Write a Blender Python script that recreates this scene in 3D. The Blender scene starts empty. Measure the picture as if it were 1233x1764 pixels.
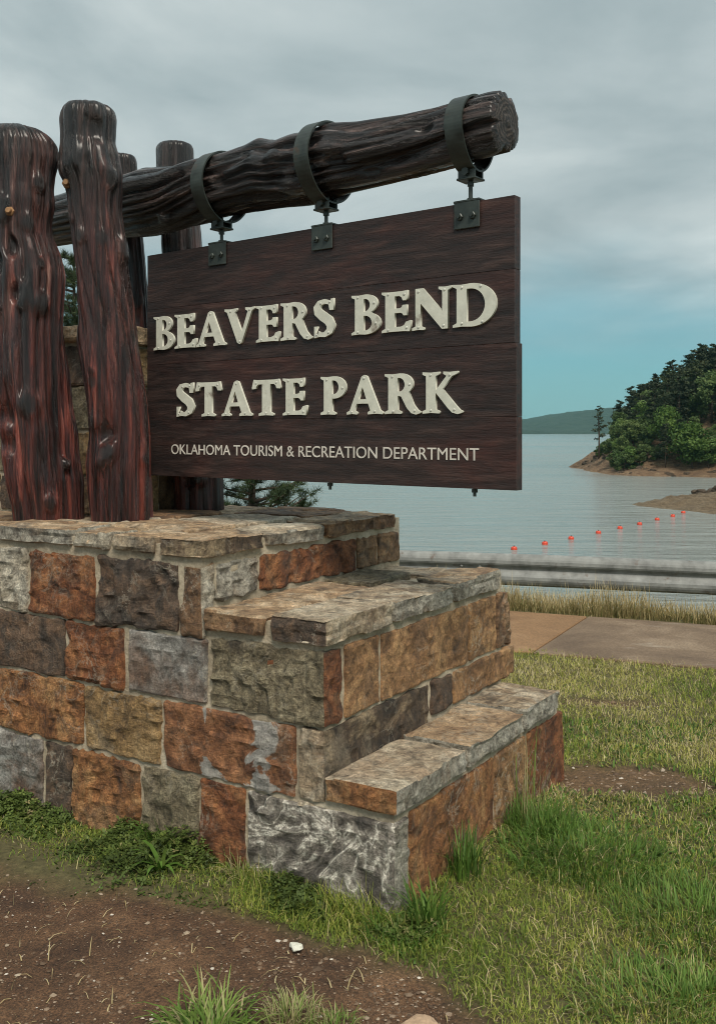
import bpy, math, random
import numpy as np
from mathutils import Vector, Matrix

random.seed(7)
RNG = np.random.default_rng(11)
R = math.radians
scene = bpy.context.scene
COL = scene.collection

# ------------------------------------------------------------------ camera
F = 1650.0            # focal length in photo pixels (photo 1233 x 1764)
CX, HY, CAMZ = 616.5, 742.0, 1.5
cam_d = bpy.data.cameras.new('camera')
cam = bpy.data.objects.new('camera', cam_d)
COL.objects.link(cam)
cam.location = (0, 0, CAMZ)
cam.rotation_euler = (R(90), 0, 0)
cam_d.sensor_fit = 'VERTICAL'
cam_d.sensor_height = 24.0
cam_d.sensor_width = 24.0
cam_d.lens = 24.0 * F / 1764.0
cam_d.shift_y = -(882.0 - HY) / 1764.0
cam_d.clip_end = 20000
cam_d.clip_start = 0.05
scene.camera = cam

# ------------------------------------------------------------------ world / sun / exposure
SUN_EL, SUN_AZ = 50.0, 168.0   # azimuth clockwise from +Y: from behind the camera
world = bpy.data.worlds.new('World')
scene.world = world
world.use_nodes = True
wn, wl = world.node_tree.nodes, world.node_tree.links
wn.clear()
def W(t, **kw):
    n = wn.new(t)
    for k, v in kw.items(): setattr(n, k, v)
    return n
w_out = W('ShaderNodeOutputWorld'); w_bg = W('ShaderNodeBackground')
sky = W('ShaderNodeTexSky', sky_type='NISHITA')
sky.sun_disc = False; sky.sun_elevation = R(SUN_EL); sky.sun_rotation = R(SUN_AZ)
sky.air_density = 1.0; sky.dust_density = 0.6; sky.ozone_density = 2.5
tc = W('ShaderNodeTexCoord'); sep = W('ShaderNodeSeparateXYZ')
wl.new(tc.outputs['Generated'], sep.inputs[0])
# flat cloud deck: direction projected on a layer
mx = W('ShaderNodeMath', operation='ADD'); mx.inputs[1].default_value = 0.16
wl.new(sep.outputs['Z'], mx.inputs[0])
dvx = W('ShaderNodeMath', operation='DIVIDE'); dvy = W('ShaderNodeMath', operation='DIVIDE')
wl.new(sep.outputs['X'], dvx.inputs[0]); wl.new(mx.outputs[0], dvx.inputs[1])
wl.new(sep.outputs['Y'], dvy.inputs[0]); wl.new(mx.outputs[0], dvy.inputs[1])
cmb = W('ShaderNodeCombineXYZ')
wl.new(dvx.outputs[0], cmb.inputs[0]); wl.new(dvy.outputs[0], cmb.inputs[1])
cn1 = W('ShaderNodeTexNoise'); cn1.inputs['Scale'].default_value = 1.25; cn1.inputs['Detail'].default_value = 7
cn1.inputs['Roughness'].default_value = 0.52; cn1.inputs['Distortion'].default_value = 0.35
wl.new(cmb.outputs[0], cn1.inputs['Vector'])
cr = W('ShaderNodeValToRGB')
cr.color_ramp.elements[0].position = 0.33; cr.color_ramp.elements[0].color = (0.225, 0.282, 0.298, 1)
cr.color_ramp.elements[1].position = 0.70; cr.color_ramp.elements[1].color = (0.455, 0.50, 0.50, 1)
e = cr.color_ramp.elements.new(0.50); e.color = (0.322, 0.375, 0.386, 1)
wl.new(cn1.outputs['Fac'], cr.inputs[0])
cn2 = W('ShaderNodeTexNoise'); cn2.inputs['Scale'].default_value = 1.1; cn2.inputs['Detail'].default_value = 4
wl.new(cmb.outputs[0], cn2.inputs['Vector'])
ma = W('ShaderNodeMath', operation='MULTIPLY_ADD'); ma.inputs[1].default_value = 0.14; ma.inputs[2].default_value = -0.07
wl.new(cn2.outputs['Fac'], ma.inputs[0])
el = W('ShaderNodeMath', operation='ADD')
wl.new(sep.outputs['Z'], el.inputs[0]); wl.new(ma.outputs[0], el.inputs[1])
mr = W('ShaderNodeMapRange', interpolation_type='SMOOTHSTEP')
mr.inputs['From Min'].default_value = 0.05; mr.inputs['From Max'].default_value = 0.21
wl.new(el.outputs[0], mr.inputs['Value'])
# clear air under the cloud deck: the Nishita sky with a teal veil of thin cloud
skm = W('ShaderNodeVectorMath', operation='SCALE'); skm.inputs['Scale'].default_value = 0.09
wl.new(sky.outputs[0], skm.inputs[0])
veil = W('ShaderNodeMix', data_type='RGBA'); veil.inputs['Factor'].default_value = 0.80
wl.new(skm.outputs[0], veil.inputs['A']); veil.inputs['B'].default_value = (0.085, 0.270, 0.310, 1)
mixc = W('ShaderNodeMix', data_type='RGBA')
wl.new(mr.outputs[0], mixc.inputs['Factor']); wl.new(veil.outputs['Result'], mixc.inputs['A']); wl.new(cr.outputs[0], mixc.inputs['B'])
wl.new(mixc.outputs['Result'], w_bg.inputs['Color']); w_bg.inputs['Strength'].default_value = 0.64
wl.new(w_bg.outputs[0], w_out.inputs[0])

sun_d = bpy.data.lights.new('sun', 'SUN')
sun_d.energy = 1.5; sun_d.angle = R(22); sun_d.color = (1.0, 0.92, 0.80)
sun = bpy.data.objects.new('sun', sun_d); COL.objects.link(sun)
sdir = Vector((math.sin(R(SUN_AZ)) * math.cos(R(SUN_EL)), math.cos(R(SUN_AZ)) * math.cos(R(SUN_EL)), math.sin(R(SUN_EL))))
sun.rotation_euler = sdir.to_track_quat('Z', 'Y').to_euler()
sun.location = (2, -8, 12)

scene.view_settings.view_transform = 'Standard'
scene.view_settings.look = 'None'
scene.view_settings.exposure = 1.18
scene.view_settings.gamma = 1.0
scene.render.engine = 'CYCLES'
scene.cycles.use_denoising = True
scene.cycles.filter_width = 1.0
scene.cycles.max_bounces = 6
scene.cycles.transparent_max_bounces = 6
scene.cycles.sample_clamp_indirect = 4

# ------------------------------------------------------------------ helpers
def vnoise(P, seed=0):
    """smooth value noise in [-1, 1] for an (N,3) array"""
    P = np.asarray(P, float)
    i = np.floor(P).astype(np.int64); f = P - i
    f = f * f * f * (f * (f * 6 - 15) + 10)
    def h(ix, iy, iz):
        n = (ix * 374761393 + iy * 668265263 + iz * 2147483647 + seed * 1274126177) & 0xFFFFFFFF
        n = ((n ^ (n >> 13)) * 1274126177) & 0xFFFFFFFF
        n = ((n ^ (n >> 15)) * 2246822519) & 0xFFFFFFFF
        return ((n ^ (n >> 16)) & 0xFFFF) / 32767.5 - 1.0
    x, y, z = i[:, 0], i[:, 1], i[:, 2]
    fx, fy, fz = f[:, 0], f[:, 1], f[:, 2]
    def lx(yy, zz):
        a = h(x, yy, zz); b = h(x + 1, yy, zz)
        return a + (b - a) * fx
    a = lx(y, z); b = lx(y + 1, z); c = lx(y, z + 1); d = lx(y + 1, z + 1)
    ab = a + (b - a) * fy; cd = c + (d - c) * fy
    return ab + (cd - ab) * fz
def fbm(P, seed=0, octv=4, gain=0.5):
    P = np.asarray(P, float); s = 0; a = 1.0; tot = 0
    for k in range(octv):
        s = s + a * vnoise(P * (2.03 ** k), seed + 17 * k); tot += a; a *= gain
    return s / tot
def sstep(a, b, x):
    t = np.clip((x - a) / (b - a), 0, 1); return t * t * (3 - 2 * t)

def mesh_np(name, verts, faces, smooth=False):
    verts = np.asarray(verts, np.float32); faces = np.asarray(faces, np.int32)
    me = bpy.data.meshes.new(name)
    n, k = faces.shape
    me.vertices.add(len(verts)); me.vertices.foreach_set('co', verts.ravel())
    me.loops.add(n * k); me.loops.foreach_set('vertex_index', faces.ravel())
    me.polygons.add(n)
    me.polygons.foreach_set('loop_start', np.arange(0, n * k, k, dtype=np.int32))
    me.polygons.foreach_set('use_smooth', np.full(n, smooth, dtype=bool))
    me.update(calc_edges=True)
    return me
def mesh_py(name, verts, faces, smooth=False):
    me = bpy.data.meshes.new(name)
    me.from_pydata([tuple(v) for v in verts], [], [tuple(f) for f in faces])
    if smooth: me.polygons.foreach_set('use_smooth', [True] * len(me.polygons))
    me.update()
    return me
def obj(name, me, mat=None, parent=None, loc=(0, 0, 0), rotz=0.0):
    o = bpy.data.objects.new(name, me); COL.objects.link(o)
    if mat is not None and me is not None and len(me.materials) == 0: me.materials.append(mat)
    o.location = loc; o.rotation_euler = (0, 0, rotz)
    if parent is not None: o.parent = parent
    return o
def empty(name, loc=(0, 0, 0), rotz=0.0):
    o = bpy.data.objects.new(name, None); COL.objects.link(o)
    o.empty_display_size = 0.1; o.location = loc; o.rotation_euler = (0, 0, rotz)
    return o
def tag(o, label=None, cat=None, group=None, kind=None):
    if label: o['label'] = label
    if cat: o['category'] = cat
    if group: o['group'] = group
    if kind: o['kind'] = kind
    return o
def attr(me, name, vals):
    a = me.attributes.new(name, 'FLOAT', 'POINT'); a.data.foreach_set('value', np.asarray(vals, np.float32))

class MB:
    """collects simple shapes into one mesh"""
    def __init__(s): s.v = []; s.f = []
    def add(s, v, f):
        o = len(s.v); s.v += [tuple(p) for p in v]; s.f += [tuple(i + o for i in q) for q in f]
    def box(s, x0, x1, y0, y1, z0, z1, b=0.0):
        if b <= 0:
            v = [(x, y, z) for z in (z0, z1) for y in (y0, y1) for x in (x0, x1)]
            f = [(0, 2, 3, 1), (4, 5, 7, 6), (0, 1, 5, 4), (2, 6, 7, 3), (0, 4, 6, 2), (1, 3, 7, 5)]
            s.add(v, f); return
        # chamfered box: every corner split in three
        v = []; idx = {}
        for ix, x in enumerate((x0, x1)):
            for iy, y in enumerate((y0, y1)):
                for iz, z in enumerate((z0, z1)):
                    sx, sy, sz = (b if ix == 0 else -b), (b if iy == 0 else -b), (b if iz == 0 else -b)
                    idx[ix, iy, iz] = len(v)
                    v += [(x, y + sy, z + sz), (x + sx, y, z + sz), (x + sx, y + sy, z)]
        f = []
        I = lambda a, c, d, k: idx[a, c, d] + k
        f.append((I(0,0,0,0), I(0,0,1,0), I(0,1,1,0), I(0,1,0,0))); f.append((I(1,0,0,0), I(1,1,0,0), I(1,1,1,0), I(1,0,1,0)))
        f.append((I(0,0,0,1), I(1,0,0,1), I(1,0,1,1), I(0,0,1,1))); f.append((I(0,1,0,1), I(0,1,1,1), I(1,1,1,1), I(1,1,0,1)))
        f.append((I(0,0,0,2), I(0,1,0,2), I(1,1,0,2), I(1,0,0,2))); f.append((I(0,0,1,2), I(1,0,1,2), I(1,1,1,2), I(0,1,1,2)))
        for a in (0, 1):
            for c in (0, 1):
                f.append((I(a,c,0,0), I(a,c,0,1), I(a,c,1,1), I(a,c,1,0)))
                f.append((I(a,0,c,0), I(a,0,c,2), I(a,1,c,2), I(a,1,c,0)))
                f.append((I(0,a,c,1), I(0,a,c,2), I(1,a,c,2), I(1,a,c,1)))
                for d in (0, 1): f.append((I(a,c,d,0), I(a,c,d,1), I(a,c,d,2)))
        s.add(v, f)
    def lathe(s, prof, n=16, c=(0, 0, 0), axis='z'):
        v = []; f = []
        for (r, h) in prof:
            for k in range(n):
                a = 2 * math.pi * k / n; x, y = r * math.cos(a), r * math.sin(a)
                p = (x, y, h) if axis == 'z' else ((x, h, y) if axis == 'y' else (h, x, y))
                v.append((p[0] + c[0], p[1] + c[1], p[2] + c[2]))
        for i in range(len(prof) - 1):
            for k in range(n):
                a = i * n + k; b = i * n + (k + 1) % n
                f.append((a, b, b + n, a + n))
        f.append(tuple(range(n))[::-1]); f.append(tuple(range((len(prof) - 1) * n, len(prof) * n)))
        s.add(v, f)
    def tube(s, pts, rad, n=8):
        v = []; f = []
        pts = [Vector(p) for p in pts]
        up = Vector((0.13, 0.31, 0.94))
        for i, p in enumerate(pts):
            d = (pts[min(i + 1, len(pts) - 1)] - pts[max(i - 1, 0)]).normalized()
            a = d.cross(up)
            if a.length < 1e-3: a = d.cross(Vector((1, 0, 0)))
            a.normalize(); b = d.cross(a)
            r = rad[i] if isinstance(rad, (list, tuple)) else rad
            for k in range(n):
                t = 2 * math.pi * k / n
                v.append(p + a * (r * math.cos(t)) + b * (r * math.sin(t)))
        for i in range(len(pts) - 1):
            for k in range(n):
                a = i * n + k; b = i * n + (k + 1) % n
                f.append((a, b, b + n, a + n))
        f.append(tuple(range(n))[::-1]); f.append(tuple(range((len(pts) - 1) * n, len(pts) * n)))
        s.add(v, f)
    def mesh(s, name, smooth=False): return mesh_py(name, s.v, s.f, smooth)

# ------------------------------------------------------------------ materials
class NT:
    def __init__(s, name):
        s.m = bpy.data.materials.new(name); s.m.use_nodes = True
        s.t = s.m.node_tree; s.n = s.t.nodes; s.l = s.t.links
        s.b = s.n['Principled BSDF']
    def new(s, t, **kw):
        n = s.n.new(t)
        for k, v in kw.items(): setattr(n, k, v)
        return n
    def link(s, a, b): s.l.new(a, b)
    def coord(s, scale=(1, 1, 1), rnd=True, space='Object'):
        c = s.new('ShaderNodeTexCoord'); out = c.outputs[space]
        if rnd:
            oi = s.new('ShaderNodeObjectInfo'); m = s.new('ShaderNodeMath', operation='MULTIPLY'); m.inputs[1].default_value = 53.0
            s.link(oi.outputs['Random'], m.inputs[0])
            ad = s.new('ShaderNodeVectorMath', operation='ADD'); s.link(out, ad.inputs[0]); s.link(m.outputs[0], ad.inputs[1]); out = ad.outputs[0]
        mp = s.new('ShaderNodeVectorMath', operation='MULTIPLY'); mp.inputs[1].default_value = scale
        s.link(out, mp.inputs[0]); return mp.outputs[0]
    def noise(s, vec, scale, detail=5, rough=0.55, dist=0.0, out='Fac'):
        n = s.new('ShaderNodeTexNoise')
        n.inputs['Scale'].default_value = scale; n.inputs['Detail'].default_value = detail
        n.inputs['Roughness'].default_value = rough; n.inputs['Distortion'].default_value = dist
        if vec is not None: s.link(vec, n.inputs['Vector'])
        return n.outputs[out]
    def ramp(s, fac, stops, interp='LINEAR'):
        r = s.new('ShaderNodeValToRGB'); r.color_ramp.interpolation = interp
        el = r.color_ramp.elements
        while len(el) < len(stops): el.new(0.5)
        for e, (p, c) in zip(el, stops):
            e.position = p; e.color = (c, c, c, 1) if isinstance(c, (int, float)) else (c[0], c[1], c[2], 1)
        s.link(fac, r.inputs[0]); return r.outputs[0]
    def mix(s, fac, a, b, blend='MIX'):
        n = s.new('ShaderNodeMix', data_type='RGBA', blend_type=blend)
        for v, k in ((fac, 'Factor'), (a, 'A'), (b, 'B')):
            if isinstance(v, (int, float)): n.inputs[k].default_value = v if k == 'Factor' else (v, v, v, 1)
            elif isinstance(v, tuple): n.inputs[k].default_value = (v[0], v[1], v[2], 1)
            else: s.link(v, n.inputs[k])
        return n.outputs['Result']
    def math(s, op, a, b=None, c=None):
        n = s.new('ShaderNodeMath', operation=op)
        for i, v in enumerate((a, b, c)):
            if v is None: continue
            if isinstance(v, (int, float)): n.inputs[i].default_value = v
            else: s.link(v, n.inputs[i])
        return n.outputs[0]
    def bump(s, h, strength=0.5, dist=0.01, normal=None):
        n = s.new('ShaderNodeBump'); n.inputs['Strength'].default_value = strength; n.inputs['Distance'].default_value = dist
        s.link(h, n.inputs['Height'])
        if normal is not None: s.link(normal, n.inputs['Normal'])
        return n.outputs[0]
    def done(s, col=None, rough=None, normal=None, **kw):
        for v, k in ((col, 'Base Color'), (rough, 'Roughness'), (normal, 'Normal')):
            if v is None: continue
            if isinstance(v, tuple): s.b.inputs[k].default_value = (v[0], v[1], v[2], 1)
            elif isinstance(v, (int, float)): s.b.inputs[k].default_value = v
            else: s.link(v, s.b.inputs[k])
        for k, v in kw.items(): s.b.inputs[k.replace('_', ' ')].default_value = v
        return s.m

def stone_mat(name, A, B, C, lichen=0.0, streak=1.0, scale=7.0, dark=0.5, alt=(0.30, 0.245, 0.17), alt_amt=0.5, vein=0.55, bump=0.034):
    n = NT(name); v = n.coord((1, 1, streak))
    base = n.noise(v, scale, 10, 0.68, 0.7)
    col = n.ramp(base, [(0.36, A), (0.50, B), (0.64, C)])
    # a second bed of another colour running through the block
    bed = n.noise(v, scale * 0.55, 7, 0.6, 1.1)
    col = n.mix(n.ramp(bed, [(0.54, 0.0), (0.62, alt_amt)]), col, alt)
    mid = n.noise(v, scale * 3.6, 9, 0.72, 0.3)
    col = n.mix(1.0, col, n.ramp(mid, [(0.32, dark * 0.55), (0.47, 0.92), (0.68, 1.65)]), 'MULTIPLY')
    fine = n.noise(v, 110, 5, 0.8)
    col = n.mix(1.0, col, n.ramp(fine, [(0.32, 0.5), (0.5, 1.0), (0.68, 1.5)]), 'MULTIPLY')
    so = n.noise(v, 5.2, 8, 0.66, 0.5)
    col = n.mix(n.ramp(so, [(0.56, 0.0), (0.66, 0.7)]), col, (0.05, 0.042, 0.036))
    # thin pale mineral crusts
    cr_ = n.noise(v, 6.5, 7, 0.62, 1.0); msk = n.noise(v, 3.0, 3, 0.5)
    vf = n.math('MULTIPLY', n.ramp(cr_, [(0.475, 0.0), (0.495, 1.0), (0.515, 0.0)]), n.ramp(msk, [(0.48, 0.0), (0.60, vein)]))
    col = n.mix(vf, col, (0.48, 0.43, 0.34))
    if lichen > 0:
        li = n.noise(v, 3.4, 7, 0.55, 0.7)
        lf = n.ramp(li, [(0.64 - lichen * 0.2, 0.0), (0.65 - lichen * 0.2, 0.9)])
        lc = n.ramp(mid, [(0.3, (0.16, 0.16, 0.15)), (0.55, (0.36, 0.35, 0.32)), (0.72, (0.6, 0.58, 0.52))])
        col = n.mix(lf, col, lc)
    h = n.math('ADD', n.math('MULTIPLY', mid, 1.0), n.math('MULTIPLY', fine, 0.35))
    h = n.math('ADD', h, n.math('MULTIPLY', base, 1.0))
    nm = n.bump(h, 1.0, bump)
    return n.done(col, n.ramp(fine, [(0.3, 0.55), (0.7, 0.88)]), nm)

def swirl_mat(name):
    n = NT(name); v = n.coord()
    wv = n.noise(v, 6.2, 5, 0.54, 1.9)
    col = n.ramp(wv, [(0.34, (0.055, 0.048, 0.042)), (0.43, (0.11, 0.095, 0.08)), (0.50, (0.24, 0.215, 0.18)), (0.545, (0.62, 0.58, 0.50)), (0.58, (0.25, 0.225, 0.19)), (0.68, (0.15, 0.132, 0.11)), (0.78, (0.075, 0.064, 0.054))])
    mid = n.noise(v, 30, 8, 0.72)
    col = n.mix(1.0, col, n.ramp(mid, [(0.32, 0.5), (0.5, 1.0), (0.68, 1.4)]), 'MULTIPLY')
    fine = n.noise(v, 120, 5, 0.8)
    col = n.mix(1.0, col, n.ramp(fine, [(0.32, 0.6), (0.68, 1.35)]), 'MULTIPLY')
    nm = n.bump(n.math('ADD', wv, n.math('MULTIPLY', mid, 0.5)), 1.0, 0.024)
    return n.done(col, 0.75, nm)

M = {}
M['rust']   = stone_mat('stone_rust', (0.10, 0.036, 0.016), (0.235, 0.085, 0.032), (0.37, 0.165, 0.066), alt=(0.24, 0.155, 0.09))
M['orange'] = stone_mat('stone_orange', (0.15, 0.062, 0.026), (0.34, 0.15, 0.055), (0.50, 0.28, 0.12), alt=(0.28, 0.19, 0.11))
M['brown']  = stone_mat('stone_brown', bump=0.018, A=(0.095, 0.054, 0.030), B=(0.205, 0.115, 0.058), C=(0.31, 0.185, 0.095), alt=(0.27, 0.19, 0.11))
M['warm']   = stone_mat('stone_warm_brown', bump=0.015, A=(0.13, 0.068, 0.032), B=(0.27, 0.145, 0.064), C=(0.38, 0.225, 0.105), alt=(0.20, 0.12, 0.068))
M['ochre']  = stone_mat('stone_ochre', bump=0.028, A=(0.17, 0.105, 0.048), B=(0.305, 0.19, 0.08), C=(0.42, 0.285, 0.14))
M['dark']   = stone_mat('stone_dark', bump=0.02, A=(0.034, 0.026, 0.021), B=(0.085, 0.060, 0.043), C=(0.175, 0.105, 0.063), alt=(0.18, 0.10, 0.055))
M['olive']  = stone_mat('stone_olive', bump=0.04, A=(0.145, 0.115, 0.068), B=(0.255, 0.21, 0.13), C=(0.38, 0.325, 0.215), scale=11)
M['slate']  = stone_mat('stone_slate', bump=0.013, A=(0.13, 0.068, 0.040), B=(0.165, 0.150, 0.132), C=(0.30, 0.29, 0.265), lichen=0.12, scale=4.5, alt=(0.155, 0.085, 0.05))
M['grey']   = stone_mat('stone_grey', (0.21, 0.185, 0.145), (0.39, 0.36, 0.295), (0.56, 0.525, 0.445), scale=9, alt=(0.28, 0.20, 0.13))
M['tan']    = stone_mat('stone_tan', bump=0.02, A=(0.22, 0.155, 0.098), B=(0.37, 0.285, 0.19), C=(0.52, 0.44, 0.325), alt=(0.46, 0.42, 0.34))
M['lichen'] = stone_mat('stone_rust_lichen', bump=0.015, A=(0.095, 0.040, 0.02), B=(0.215, 0.092, 0.040), C=(0.32, 0.15, 0.068), lichen=0.36, alt=(0.20, 0.115, 0.06))
M['cream']  = stone_mat('stone_cream', (0.28, 0.235, 0.165), (0.47, 0.42, 0.33), (0.62, 0.58, 0.48), alt=(0.30, 0.22, 0.14))
M['mixed']  = stone_mat('stone_dark_tan', (0.038, 0.030, 0.024), (0.11, 0.075, 0.048), (0.37, 0.28, 0.17), scale=5)
M['flag']   = stone_mat('stone_flag', bump=0.022, A=(0.25, 0.155, 0.088), B=(0.41, 0.28, 0.165), C=(0.56, 0.43, 0.29), scale=6, dark=0.62, alt=(0.43, 0.375, 0.29))
M['flag2']  = stone_mat('stone_flag_grey', bump=0.022, A=(0.30, 0.225, 0.15), B=(0.48, 0.39, 0.275), C=(0.62, 0.54, 0.41), scale=6, dark=0.62, alt=(0.34, 0.23, 0.145))
M['rustgrey'] = stone_mat('stone_rust_grey', (0.15, 0.058, 0.026), (0.27, 0.165, 0.10), (0.50, 0.465, 0.39), scale=4.0)
M['swirl']  = swirl_mat('stone_swirl')

def mortar_mat():
    n = NT('mortar'); v = n.coord(rnd=False)
    a = n.noise(v, 6, 6, 0.6); b = n.noise(v, 70, 4, 0.7)
    col = n.ramp(a, [(0.3, (0.27, 0.215, 0.145)), (0.52, (0.47, 0.395, 0.285)), (0.72, (0.60, 0.525, 0.40))])
    col = n.mix(1.0, col, n.ramp(b, [(0.3, 0.7), (0.7, 1.15)]), 'MULTIPLY')
    return n.done(col, 0.92, n.bump(n.math('ADD', b, n.math('MULTIPLY', a, 2.0)), 0.8, 0.008))
M['mortar'] = mortar_mat()

def log_mat(name, red):
    """varnished cedar, grain along local Z"""
    n = NT(name); v = n.coord((1, 1, 0.045)); v2 = n.coord((1, 1, 0.22), rnd=True)
    g = n.noise(v, 40, 9, 0.7, 0.4); g2 = n.noise(v, 13, 6, 0.6, 0.5)
    patch = n.noise(v2, 5.0, 6, 0.62, 0.6)
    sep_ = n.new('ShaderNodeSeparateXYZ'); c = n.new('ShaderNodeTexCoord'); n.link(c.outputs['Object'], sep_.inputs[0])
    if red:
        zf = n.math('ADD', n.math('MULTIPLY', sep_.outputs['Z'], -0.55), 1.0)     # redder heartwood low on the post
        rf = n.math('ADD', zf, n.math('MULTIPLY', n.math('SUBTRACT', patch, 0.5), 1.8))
    else:
        rf = n.math('MULTIPLY', n.math('SUBTRACT', patch, 0.50), 0.8)
    dk = n.ramp(g, [(0.38, (0.004, 0.0034, 0.0034)), (0.5, (0.020, 0.0145, 0.0128)), (0.60, (0.078, 0.050, 0.044)), (0.70, (0.24, 0.18, 0.16))])  # palest stop: worn streaks, plus bright highlight streaks painted into the wood colour
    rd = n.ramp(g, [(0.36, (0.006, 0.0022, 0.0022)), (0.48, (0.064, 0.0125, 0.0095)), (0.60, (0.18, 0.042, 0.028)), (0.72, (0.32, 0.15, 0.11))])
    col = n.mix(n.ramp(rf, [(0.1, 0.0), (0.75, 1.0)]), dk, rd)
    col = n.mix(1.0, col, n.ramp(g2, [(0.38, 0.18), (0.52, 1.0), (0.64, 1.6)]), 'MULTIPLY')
    kt = n.new('ShaderNodeAttribute', attribute_name='knot')
    col = n.mix(n.math('MULTIPLY', kt.outputs['Fac'], 0.75), col, (0.010, 0.008, 0.0075))
    fine = n.noise(v, 150, 4, 0.6)
    h = n.math('ADD', n.math('MULTIPLY', g, 1.0), n.math('MULTIPLY', fine, 0.2)); h = n.math('ADD', h, n.math('MULTIPLY', g2, 1.6))
    nm = n.bump(h, 1.0, 0.030)
    return n.done(col, n.ramp(patch, [(0.38, 0.22), (0.66, 0.46)]), nm, Coat_Weight=0.4, Coat_Roughness=0.24)
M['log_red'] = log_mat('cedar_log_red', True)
M['log_dark'] = log_mat('cedar_log_dark', False)

def endgrain_mat():
    n = NT('end_grain'); v = n.coord((1, 1, 1), rnd=False)
    w = n.new('ShaderNodeTexWave', wave_type='RINGS', rings_direction='Z'); n.link(v, w.inputs['Vector'])
    w.inputs['Scale'].default_value = 18; w.inputs['Distortion'].default_value = 6; w.inputs['Detail'].default_value = 4; w.inputs['Detail Scale'].default_value = 2
    s = n.noise(v, 45, 6, 0.7)
    col = n.ramp(n.math('ADD', n.math('MULTIPLY', w.outputs['Fac'], 0.4), n.math('MULTIPLY', s, 0.6)), [(0.25, (0.008, 0.0065, 0.006)), (0.5, (0.028, 0.022, 0.019)), (0.75, (0.085, 0.068, 0.058))])
    return n.done(col, 0.6, n.bump(s, 0.8, 0.01))
M['endgrain'] = endgrain_mat()

def board_mat():
    n = NT('stained_board'); v = n.coord((0.12, 1, 1))
    g = n.noise(v, 42, 9, 0.68, 0.25); fine = n.noise(v, 190, 4, 0.65)
    v2 = n.coord((0.5, 1, 1)); st = n.noise(v2, 3.2, 5, 0.6, 0.7)
    dk = n.ramp(g, [(0.28, (0.008, 0.006, 0.006)), (0.52, (0.028, 0.0160, 0.0140)), (0.75, (0.072, 0.042, 0.035))])
    rd = n.ramp(g, [(0.28, (0.022, 0.007, 0.006)), (0.52, (0.062, 0.019, 0.014)), (0.75, (0.125, 0.05, 0.036))])
    col = n.mix(n.ramp(st, [(0.46, 0.0), (0.70, 0.75)]), dk, rd)
    h = n.math('ADD', n.math('MULTIPLY', g, 1.0), n.math('MULTIPLY', fine, 0.5))
    return n.done(col, n.ramp(g, [(0.3, 0.42), (0.7, 0.62)]), n.bump(h, 0.55, 0.006))
M['board'] = board_mat()

def metal_paint(name, c, rough=0.5, metallic=0.0, var=0.35, rust=0.0, scale=20):
    n = NT(name); v = n.coord()
    a = n.noise(v, scale, 6, 0.6)
    col = n.mix(1.0, c, n.ramp(a, [(0.3, 1 - var), (0.7, 1 + var)]), 'MULTIPLY')
    if rust > 0:
        r = n.noise(v, 9, 7, 0.65)
        col = n.mix(n.ramp(r, [(0.62 - rust * 0.2, 0), (0.74 - rust * 0.2, 0.8)]), col, (0.10, 0.045, 0.02))
    return n.done(col, n.ramp(a, [(0.3, rough - 0.08), (0.7, rough + 0.12)]), n.bump(a, 0.25, 0.003), Metallic=metallic)
M['steel'] = metal_paint('green_black_steel', (0.040, 0.050, 0.045), 0.42, 0.25, 0.4, 0.12)
M['letter'] = metal_paint('cream_letter', (0.62, 0.62, 0.53), 0.5, 0.0, 0.12, 0.02, 30)
M['screw'] = metal_paint('screw_head', (0.60, 0.60, 0.54), 0.35, 0.1, 0.2)
M['engrave'] = metal_paint('cream_engraving', (0.62, 0.58, 0.52), 0.6, 0.0, 0.2)
M['brass'] = metal_paint('brass_rod', (0.30, 0.17, 0.085), 0.5, 0.5, 0.4)
M['galv'] = metal_paint('galvanised_steel', (0.235, 0.24, 0.23), 0.66, 0.1, 0.4, 0.14, 8)
M['post_wood'] = metal_paint('rail_post_wood', (0.16, 0.12, 0.085), 0.85, 0.0, 0.3)
M['buoy'] = metal_paint('buoy_red', (0.62, 0.065, 0.03), 0.4, 0.0, 0.12)
M['pebble'] = metal_paint('tan_pebble', (0.42, 0.29, 0.19), 0.8, 0.0, 0.3, 0, 3)
M['buoy_dark'] = metal_paint('buoy_fitting', (0.05, 0.05, 0.05), 0.5, 0.4, 0.2)

def attr_mat(name, stops, attrn='tint', rough=0.6, trans=0.25, var=0.25, spec=0.3):
    n = NT(name)
    a = n.new('ShaderNodeAttribute', attribute_name=attrn)
    col = n.ramp(a.outputs['Fac'], stops)
    v = n.coord(rnd=False); z = n.noise(v, 9, 4, 0.6)
    col = n.mix(1.0, col, n.ramp(z, [(0.3, 1 - var), (0.7, 1 + var)]), 'MULTIPLY')
    n.done(col, rough); n.b.inputs['Specular IOR Level'].default_value = spec
    if trans > 0:
        tr = n.new('ShaderNodeBsdfTranslucent'); n.link(col, tr.inputs['Color'])
        ms = n.new('ShaderNodeMixShader'); ms.inputs[0].default_value = trans
        n.link(n.b.outputs[0], ms.inputs[1]); n.link(tr.outputs[0], ms.inputs[2])
        n.link(ms.outputs[0], n.n['Material Output'].inputs[0])
    return n.m
M['lawn'] = attr_mat('lawn_blades', [(0.0, (0.085, 0.145, 0.020)), (0.35, (0.22, 0.275, 0.045)), (0.62, (0.39, 0.375, 0.09)), (0.82, (0.48, 0.41, 0.18)), (1.0, (0.56, 0.49, 0.30))])
M['tuft'] = attr_mat('tuft_blades', [(0.0, (0.035, 0.08, 0.012)), (0.5, (0.10, 0.19, 0.03)), (0.85, (0.20, 0.27, 0.065)), (1.0, (0.42, 0.36, 0.19))])
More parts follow.
